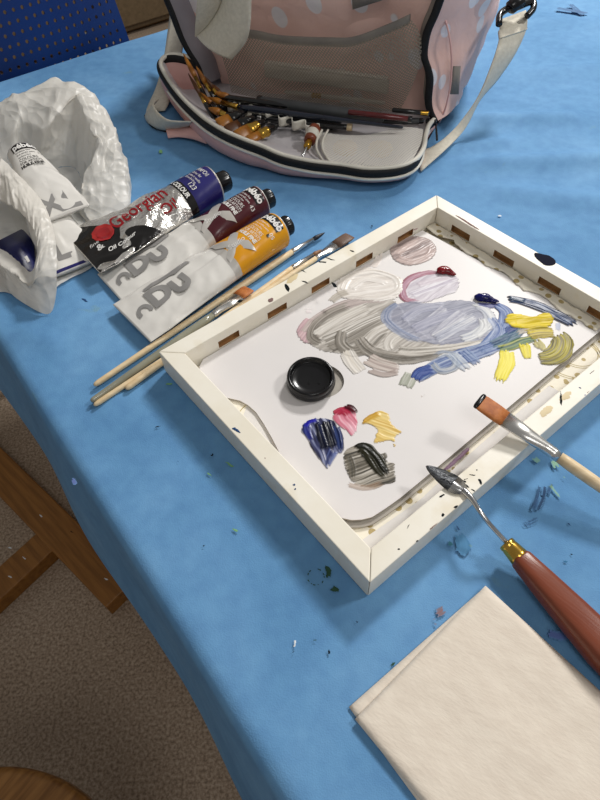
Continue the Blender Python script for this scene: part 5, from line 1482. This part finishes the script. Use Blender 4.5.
# the fallen front of the pocket
Rm = resample(crom([at(*p) for p in ((204, 85, .020), (198, 69, .044), (187, 61.5, .056), (173, 58.5, .060), (162, 61, .058), (158.5, 69, .055), (167, 85, .050), (181, 103, .046), (201, 122, .043), (221, 135, .040), (241, 144, .038), (261, 151.5, .034), (281, 160, .030), (310, 166.5, .025), (340, 170, .022), (368, 174, .021), (398, 172, .021), (415, 165, .020), (423, 153, .019), (424.5, 140, .018), (428, 129, .019), (436, 121.5, .015))], 8), 140)
h0, h1 = at(204, 87, .012), at(436, 123, .012)
Hn = [h0.lerp(h1, max(0, min(1, (i / 139 - .12) / .80))) for i in range(140)]
Hn = [p + BY * .045 for p in Hn]
bm = bmesh.new(); R = []
for w in np.linspace(0, 1, 24):
    s = min(1, w / .34); s = s * s * (3 - 2 * s); row = []
    for i, (a, b) in enumerate(zip(Rm, Hn)):
        p = a.lerp(b, w); p.z = a.z + (TZ + .0105 - a.z) * s
        p += Vector((0, 0, .003 * n3(p, 28))) * math.sin(math.pi * w); p.z = max(p.z, TZ + .0065); row.append(p)
    R.append(row)
rings(bm, R, False, False); obj('flap_lining', bm, M['lining'], bag)
def toward(i, k):
    d = Hn[i] - Rm[i]; d.z = 0; return d.normalized() * k
bm = bmesh.new(); R = []
for w in np.linspace(0, 1, 10):
    row = []
    for i in range(140):
        b_ = Rm[i] + toward(i, .010 if i > 40 else .012); b_.z = TZ + .0028
        m_ = Rm[i] + toward(i, -.004); m_.z = TZ + (Rm[i].z - TZ) * .45
        p = bz(Rm[i] - Vector((0, 0, .004)), m_, b_, w); row.append(p)
    R.append(row)
for w in np.linspace(0, 1, 6)[1:]:
    row = []
    for i in range(140):
        b_ = Rm[i] + toward(i, .010 if i > 40 else .012); b_.z = TZ + .0028; p = b_.lerp(Hn[i], w); p.z = TZ + .0028; row.append(p)
    R.append(row)
rings(bm, R, False, False); obj('flap_underside', bm, M['pinkplain'], bag)
bm = bmesh.new(); R = []
for i in range(140):
    t = toward(i, 1.0)
    R.append([Rm[i] - t * (.0028 * math.cos(k * math.pi / 6)) + Vector((0, 0, .0056 * math.sin(k * math.pi / 6))) for k in range(12)])
rings(bm, R, True, True); obj('zip_tape', bm, M['blackmatt'], bag)
bm = bmesh.new(); tube(bm, [Rm[i] + toward(i, .0052) + Vector((0, 0, .0044)) for i in range(4, 138)], .0034, 10); obj('piping', bm, M['trim'], bag)
bm = bmesh.new(); tube(bm, [Rm[i] + toward(i, -.0018) - Vector((0, 0, .0068)) for i in range(30, 134)], .0022, 8); obj('piping', bm, M['trim'], bag)
# zip puller
bm = bmesh.new(); tube(bm, [at(431, 122, .020), at(436, 125, .018), at(437, 140, .012)], .0016, 8); box(bm, at(431, 122, .02).x, at(431, 122, .02).y, TZ + .021, .016, .008, .006, BX, .002); obj('zip_puller', bm, M['black'], bag)
bm = bmesh.new(); lft = [at(166, 130.5, .004), at(176, 128, .006), at(188, 126, .012), at(200, 128, .02)]; rgt = [at(168, 138, .004), at(178, 137, .004), at(192, 139, .006), at(206, 144, .008)]
loft_between(bm, resample(crom(lft, 6), 20), resample(crom(rgt, 6), 20), 6, lambda p, u, w: p + Vector((0, 0, .006 * math.sin(math.pi * w)))); solid(bm, .002); obj('pull_tab', bm, M['pinkplain'], bag)
# elastic loops
ea_, eb_ = at(222, 103, .030), at(320, 131, .026); nE = 120; bot_, top_ = [], []
ed = (eb_ - ea_); en = Vector((-ed.y, ed.x, 0)).normalized()
for i in range(nE):
    w = i / (nE - 1); p = ea_.lerp(eb_, w) + en * (.0065 * math.sin(w * 2 * math.pi * 7.5)); bot_.append(p - Vector((0, 0, .006))); top_.append(p + Vector((0, 0, .007)))
bm = bmesh.new(); loft_between(bm, bot_, top_, 4); solid(bm, .0012); obj('elastic_band', bm, M['trim'], bag)
# small net pocket in the flap
a_ = resample(crom([at(x, y, z) for x, y, z in ((318, 131, .018), (345, 135, .020), (372, 134, .024), (400, 127, .026), (423, 129, .022))], 8), 50)
m_ = resample(crom([at(x, y, z) for x, y, z in ((321, 146, .024), (345, 147, .028), (372, 147, .028), (400, 144, .028), (421, 143, .022))], 8), 50)
b_ = resample(crom([at(x, y, z) for x, y, z in ((327, 161, .024), (345, 164, .022), (370, 167, .021), (396, 166, .021), (412, 160, .020))], 8), 50)
bm = bmesh.new(); rows = []
for t in np.linspace(0, 1, 14):
    la, lm, lb = (1 - t) * (1 - 2 * t), 4 * t * (1 - t), t * (2 * t - 1); rows.append([a * la + m * lm + b * lb for a, m, b in zip(a_, m_, b_)])
obj('net_pocket', uvloft(bm, rows), M['wnet'], bag)
for off in (0, 6):
    bm = bmesh.new(); tube(bm, crom([at(322 + off, 130, .026), at(317 + off, 140, .030), at(317 + off, 150, .027), at(324 + off, 162, .025)], 8), .0016, 8); obj('pocket_zip', bm, M['trim'], bag)


def ribbon(name, L, Rr, m, th=.0016, n=40, parent=None, bow=0.0):
    a = resample(crom([at(*p) for p in L], 8), n); b = resample(crom([at(*p) for p in Rr], 8), n)
    bm = bmesh.new(); loft_between(bm, a, b, 6, lambda p, u, w: p + Vector((0, 0, bow * math.sin(math.pi * w)))); solid(bm, th); return obj(name, bm, m, parent or bag)


ribbon('shoulder_strap', [(499, 20, .118), (500, 36, .108), (493, 62, .085), (477, 100, .045), (453, 130, .016), (431, 147, .006), (414, 150, .003)], [(526, 10, .118), (527, 27, .108), (516, 53, .085), (498, 80, .055), (480, 101, .036), (462, 133, .012), (421, 171, .003)], M['cream'])
ribbon('strap_hem', [(499, 30, .113), (500, 38, .1075)], [(526.5, 22, .113), (527.5, 29, .1075)], M['cream'], th=.0034)
ribbon('shoulder_strap', [(170, 12, .075), (164, 56, .034), (157, 84, .016), (148, 105, .006), (146, 112, .004)], [(186, 16, .075), (181, 60, .030), (175, 88, .012), (168, 104, .006), (165, 110, .004)], M['cream'])
ribbon('shoulder_strap', [(150, 108, .003), (144.5, 116, .003), (151, 126, .003), (166, 131, .003), (188, 129, .003)], [(158, 99, .030), (153, 104, .032), (158, 113, .034), (170, 121, .034), (192, 122, .034)], M['cream'])
bm = bmesh.new(); tube(bm, crom([at(145, 115.5, .003), at(152, 126.5, .003), at(166, 131.5, .003)], 8), .0014, 8); obj('strap_edging', bm, M['blackmatt'], bag)
# hook
bm = bmesh.new(); tube(bm, crom([at(499, 24, .122), at(500, 15, .126), at(507, 9, .130), at(517, 7, .132), at(527, 3, .132), at(533, 2, .130), at(533, 9, .126), at(527, 16, .121)], 8), .0046, 12); obj('hook', bm, M['black'], bag)
bm = bmesh.new(); axis_loft(bm, at(509, 9, .131), at(522, -2, .140), Vector((1, 0, 0)), [(0, .006, .006), (.1, .009, .008), (.9, .010, .008), (1, .007, .006)], 20); obj('swivel', bm, M['black'], bag)
# carrying handle hanging over the front
def pl(pts, ly): return [fp(x, y, ly) for x, y in pts]
n_ = 36
a_ = resample(crom(pl([(225, -22), (222, 0), (216, 13), (207, 25), (196, 35)], -.030), 8), n_)
b_ = resample(crom(pl([(252, -24), (251.5, 0), (250.5, 24), (246, 42), (232, 59)], -.046), 8), n_)
bm = bmesh.new(); loft_between(bm, a_, b_, 8, lambda p, u, w: p - BY * .010 * math.sin(math.pi * w)); solid(bm, .0022); obj('carry_handle', bm, M['cream'], bag)
c_ = resample(crom([fp(x, y, l) for x, y, l in ((197, -22, -.06), (197, 0, -.058), (196, 14, -.052), (195, 26, -.044), (195, 34, -.0345))], 8), n_)
bm = bmesh.new(); loft_between(bm, c_, [p - BY * .0025 for p in a_], 8, lambda p, u, w: p - BY * .006 * math.sin(math.pi * w) * (1 - u)); solid(bm, .0022); obj('carry_handle', bm, M['cream'], bag)


# ---- tools lying in the pocket
def stick(name, label, cat, a, b, r, m, extra=(), prof=None):
    root = thing(name, label, cat, a.copy()); bm = bmesh.new(); L = (b - a)
    axis_loft(bm, a, b, L.cross(Vector((0, 0, 1))), prof or [(0, r * .5, r * .5), (.02, r * .9, r * .9), (.5, r, r), (.97, r * .9, r * .9), (1, r * .5, r * .5)], 18); obj('barrel', bm, m, root)
    for nm, t0, t1, rr, mm in extra:
        bm = bmesh.new(); axis_loft(bm, a.lerp(b, t0), a.lerp(b, t1), L.cross(Vector((0, 0, 1))), [(0, rr * .95, rr * .95), (.1, rr, rr), (.9, rr, rr), (1, rr * .95, rr * .95)], 18); obj(nm, bm, mm, root)
    return root


br = thing('brush_roll', 'black fabric brush roll lying under the brushes in the bag pocket', 'brush roll', at(290, 118, .013))
bm = bmesh.new(); axis_loft(bm, at(222, 107, .018), at(340, 124, .018), BY, [(0, .010, .003), (.05, .016, .006), (.5, .017, .007), (.95, .016, .006), (1, .010, .003)], 24); obj('roll', bm, M['blackcloth'], br)
brush('long blue black brush with gold ferrule lying along the open bag pocket', [at(403, 127.5, .037), at(238, 107, .037), at(222, 102.5, .037), at(206, 97, .037)], (.0022, .0048, .0042, .0040), M['darkblue'], M['brass'], M['amber'])
stick('marker', 'thick dark grey marker lying behind the blue black brush in the bag pocket', 'marker', at(258, 101.5, .036), at(384, 118.5, .036), .0085, M['darkgrey'], (('end_band', 0, .03, .0088, M['blacklac']),))
stick('pencil', 'dark red pencil lying at the right end of the open bag pocket', 'pencil', at(348, 112, .044), at(412, 119.5, .040), .0040, M['darkred'], (('end_cap', .94, 1.0, .0042, M['blacklac']),))
stick('pen', 'black pen with gold tip at the right end of the bag pocket', 'pen', at(392, 110, .044), at(429, 113.5, .040), .0034, M['blacklac'], (('tip', .72, .98, .0032, M['brass']),))
stick('pen', 'short black pen with gold clip under the dark red pencil', 'pen', at(372, 121.5, .030), at(424, 121, .028), .0042, M['blacklac'], (('clip', .6, .9, .0046, M['darkgrey']),))
brush('black brush with pale bristles in front of the blue black brush in the pocket', [at(344, 127, .027), at(262, 118, .027), at(253, 116, .027), at(236, 110.5, .027)], (.0026, .0040, .0042, .0050), M['blacklac'], M['chrome'], mat('pale_bristle', (206, 196, 180)))
stick('pencil', 'black pencil with beige rounded end in the middle of the bag pocket', 'pencil', at(268, 121, .022), at(352, 127.5, .024), .0042, M['blacklac'], (('beige_end', .945, 1.0, .0050, M['bare']),))
stick('paintbrush', 'plain black brush at the left behind the gold ferrule of the blue black brush', 'paintbrush', at(222, 97, .040), at(300, 108, .036), .0050, M['blacklac'])
amb2 = mat('brown_bristles', (92, 54, 24), (66, 36, 14), rough=.4)
for lab, tp, en, tw in (('amber tipped brush standing highest at the left end of the bag pocket', (183, 53, .080), (216, 118, .022), .0035), ('dark pointed brush leaning at the left end of the bag pocket', (188, 73, .066), (219, 128, .020), .0028),
                        ('brown brush leaning behind the amber tipped brush in the bag', (196, 66, .074), (222, 112, .022), .0034), ('thin brown brush leaning nearest the pink panel in the bag', (205, 76, .066), (226, 108, .024), .0026)):
    t_, e_ = at(*tp), at(*en); brush(lab, [e_, e_.lerp(t_, .45), e_.lerp(t_, .62), t_], (.0024, .0034, .0032, tw), M['blacklac'], M['brass'], M['amber'] if 'amber' in lab else amb2)
for lab, tp, en, tw in (('dark brush with round brown head fifth of the bunch at the left of the pocket', (212, 84, .050), (234, 112, .022), .0042), ('short amber brush lying lowest in the bunch at the left of the pocket', (208, 108, .040), (240, 120, .026), .0050), ('brown filbert brush crossing behind the amber brushes in the bag', (214, 92, .046), (252, 106, .030), .0046), ('thin dark brush with copper tip in the bunch at the left of the pocket', (200, 92, .046), (230, 122, .022), .0030)):
    t_, e_ = at(*tp), at(*en); brush(lab, [e_, e_.lerp(t_, .45), e_.lerp(t_, .62), t_], (.0026, .0040, .0040, tw), M['blacklac'], M['brass'] if 'amber' in lab else M['blacklac'], M['amber'] if 'amber' in lab or 'copper' in lab else amb2)
for lab, tp, en, tw in (('leftmost amber flat brush held by the elastic loops', (218, 124, .034), (246, 112, .032), .0085), ('dark brown flat brush second in the elastic loops', (227, 131, .033), (256, 117, .031), .0085), ('golden flat brush third in the elastic loops', (237, 137, .033), (266, 121, .031), .0095), ('small golden brush fourth in the elastic loops', (247, 141, .032), (276, 127, .030), .0065)):
    t_, e_ = at(*tp), at(*en); brush(lab, [e_, e_.lerp(t_, .30), e_.lerp(t_, .58), t_], (.0040, .0062, .0070, tw), M['blacklac'], M['brass'] if 'gold' in lab else M['blacklac'], M['amber'] if 'brown' not in lab else amb2, flat=True, thick=.0042, lat=Vector((.3, .9, .3)))
stick('palette_knife', 'small tool with brown wooden grip and gold ferrule strapped in the bag pocket', 'palette knife', at(302.5, 157, .022), at(315, 128, .032), .0016, M['steel'], (('ferrule', .34, .56, .0052, M['brass']), ('grip', .54, 1.0, .0085, M['handle']), ('elastic_strap', .66, .86, .0092, M['trim'])))
for lab, x, y in (('left pale round sponge under the white net of the bag pocket', 345, 152), ('right pale round sponge under the white net of the bag pocket', 380, 153)):
    c = at(x, y, .012); bm = bmesh.new(); R = [[c + Vector((r * math.cos(k * math.pi / 16), r * math.sin(k * math.pi / 16), z)) for k in range(32)] for r, z in ((.012, 0), (.0165, .002), (.0175, .006), (.016, .010), (.010, .0115), (.0005, .0118))]
    rings(bm, R, True, True); tag(obj('sponge', bm, M['bare'], origin=c), lab, 'sponge')
ps = fp(325, 78, .022); bm = bmesh.new(); box(bm, ps.x, ps.y, ps.z, .20, .010, .020, BX, .003)
case = thing('pencil_case', 'cloudy clear plastic case inside the grey net pocket of the bag', 'pencil case', ps.copy()); obj('case_body', bm, M['clear'], case)
bm = bmesh.new(); box(bm, ps.x, ps.y, ps.z + .0118, .196, .009, .003, BX, .001); obj('case_lid', bm, M['trim'], case)
stick('pencil', 'pencil with gold band inside the grey net pocket of the bag', 'pencil', fp(285, 92, .016), fp(385, 103, .014), .0034, M['clear'], (('gold_band', .28, .38, .0038, M['brass']),))

# ------------------------------------------------------------------ light
def lamp(name, pos, target, size, energy, col=(1, .96, .9), sy=None):
    l = bpy.data.lights.new(name, 'AREA'); l.energy = energy; l.color = col; l.shape = 'RECTANGLE'; l.size = size; l.size_y = sy or size
    o = bpy.data.objects.new(name, l); C.objects.link(o); o.location = pos
    o.rotation_euler = (target - pos).to_track_quat('-Z', 'Y').to_euler(); return o


tgt = V(.1, .4)
lamp('ceiling_and_fill_light', V(1.2, 2.35, 1.93), tgt, .34, 58, (1, .98, .95), .34)
lamp('ceiling_and_fill_light', V(.3, -.8, 1.95), tgt, .7, 7, (1, .98, .95), .7)  # fill lamp added in front to brighten the tray's inner walls
lamp('ceiling_and_fill_light', V(1.9, .70, 1.95), tgt, .34, 21, (1, .98, .95), .34)
w = bpy.data.worlds.new('room_light'); bpy.context.scene.world = w; w.use_nodes = True
w.node_tree.nodes['Background'].inputs[0].default_value = (1.0, .98, .95, 1); w.node_tree.nodes['Background'].inputs[1].default_value = .21
vs_ = bpy.context.scene.view_settings
vs_.view_transform = 'Standard'; vs_.look = 'None'; vs_.exposure = 0.1; vs_.gamma = 1.0; vs_.use_curve_mapping = False
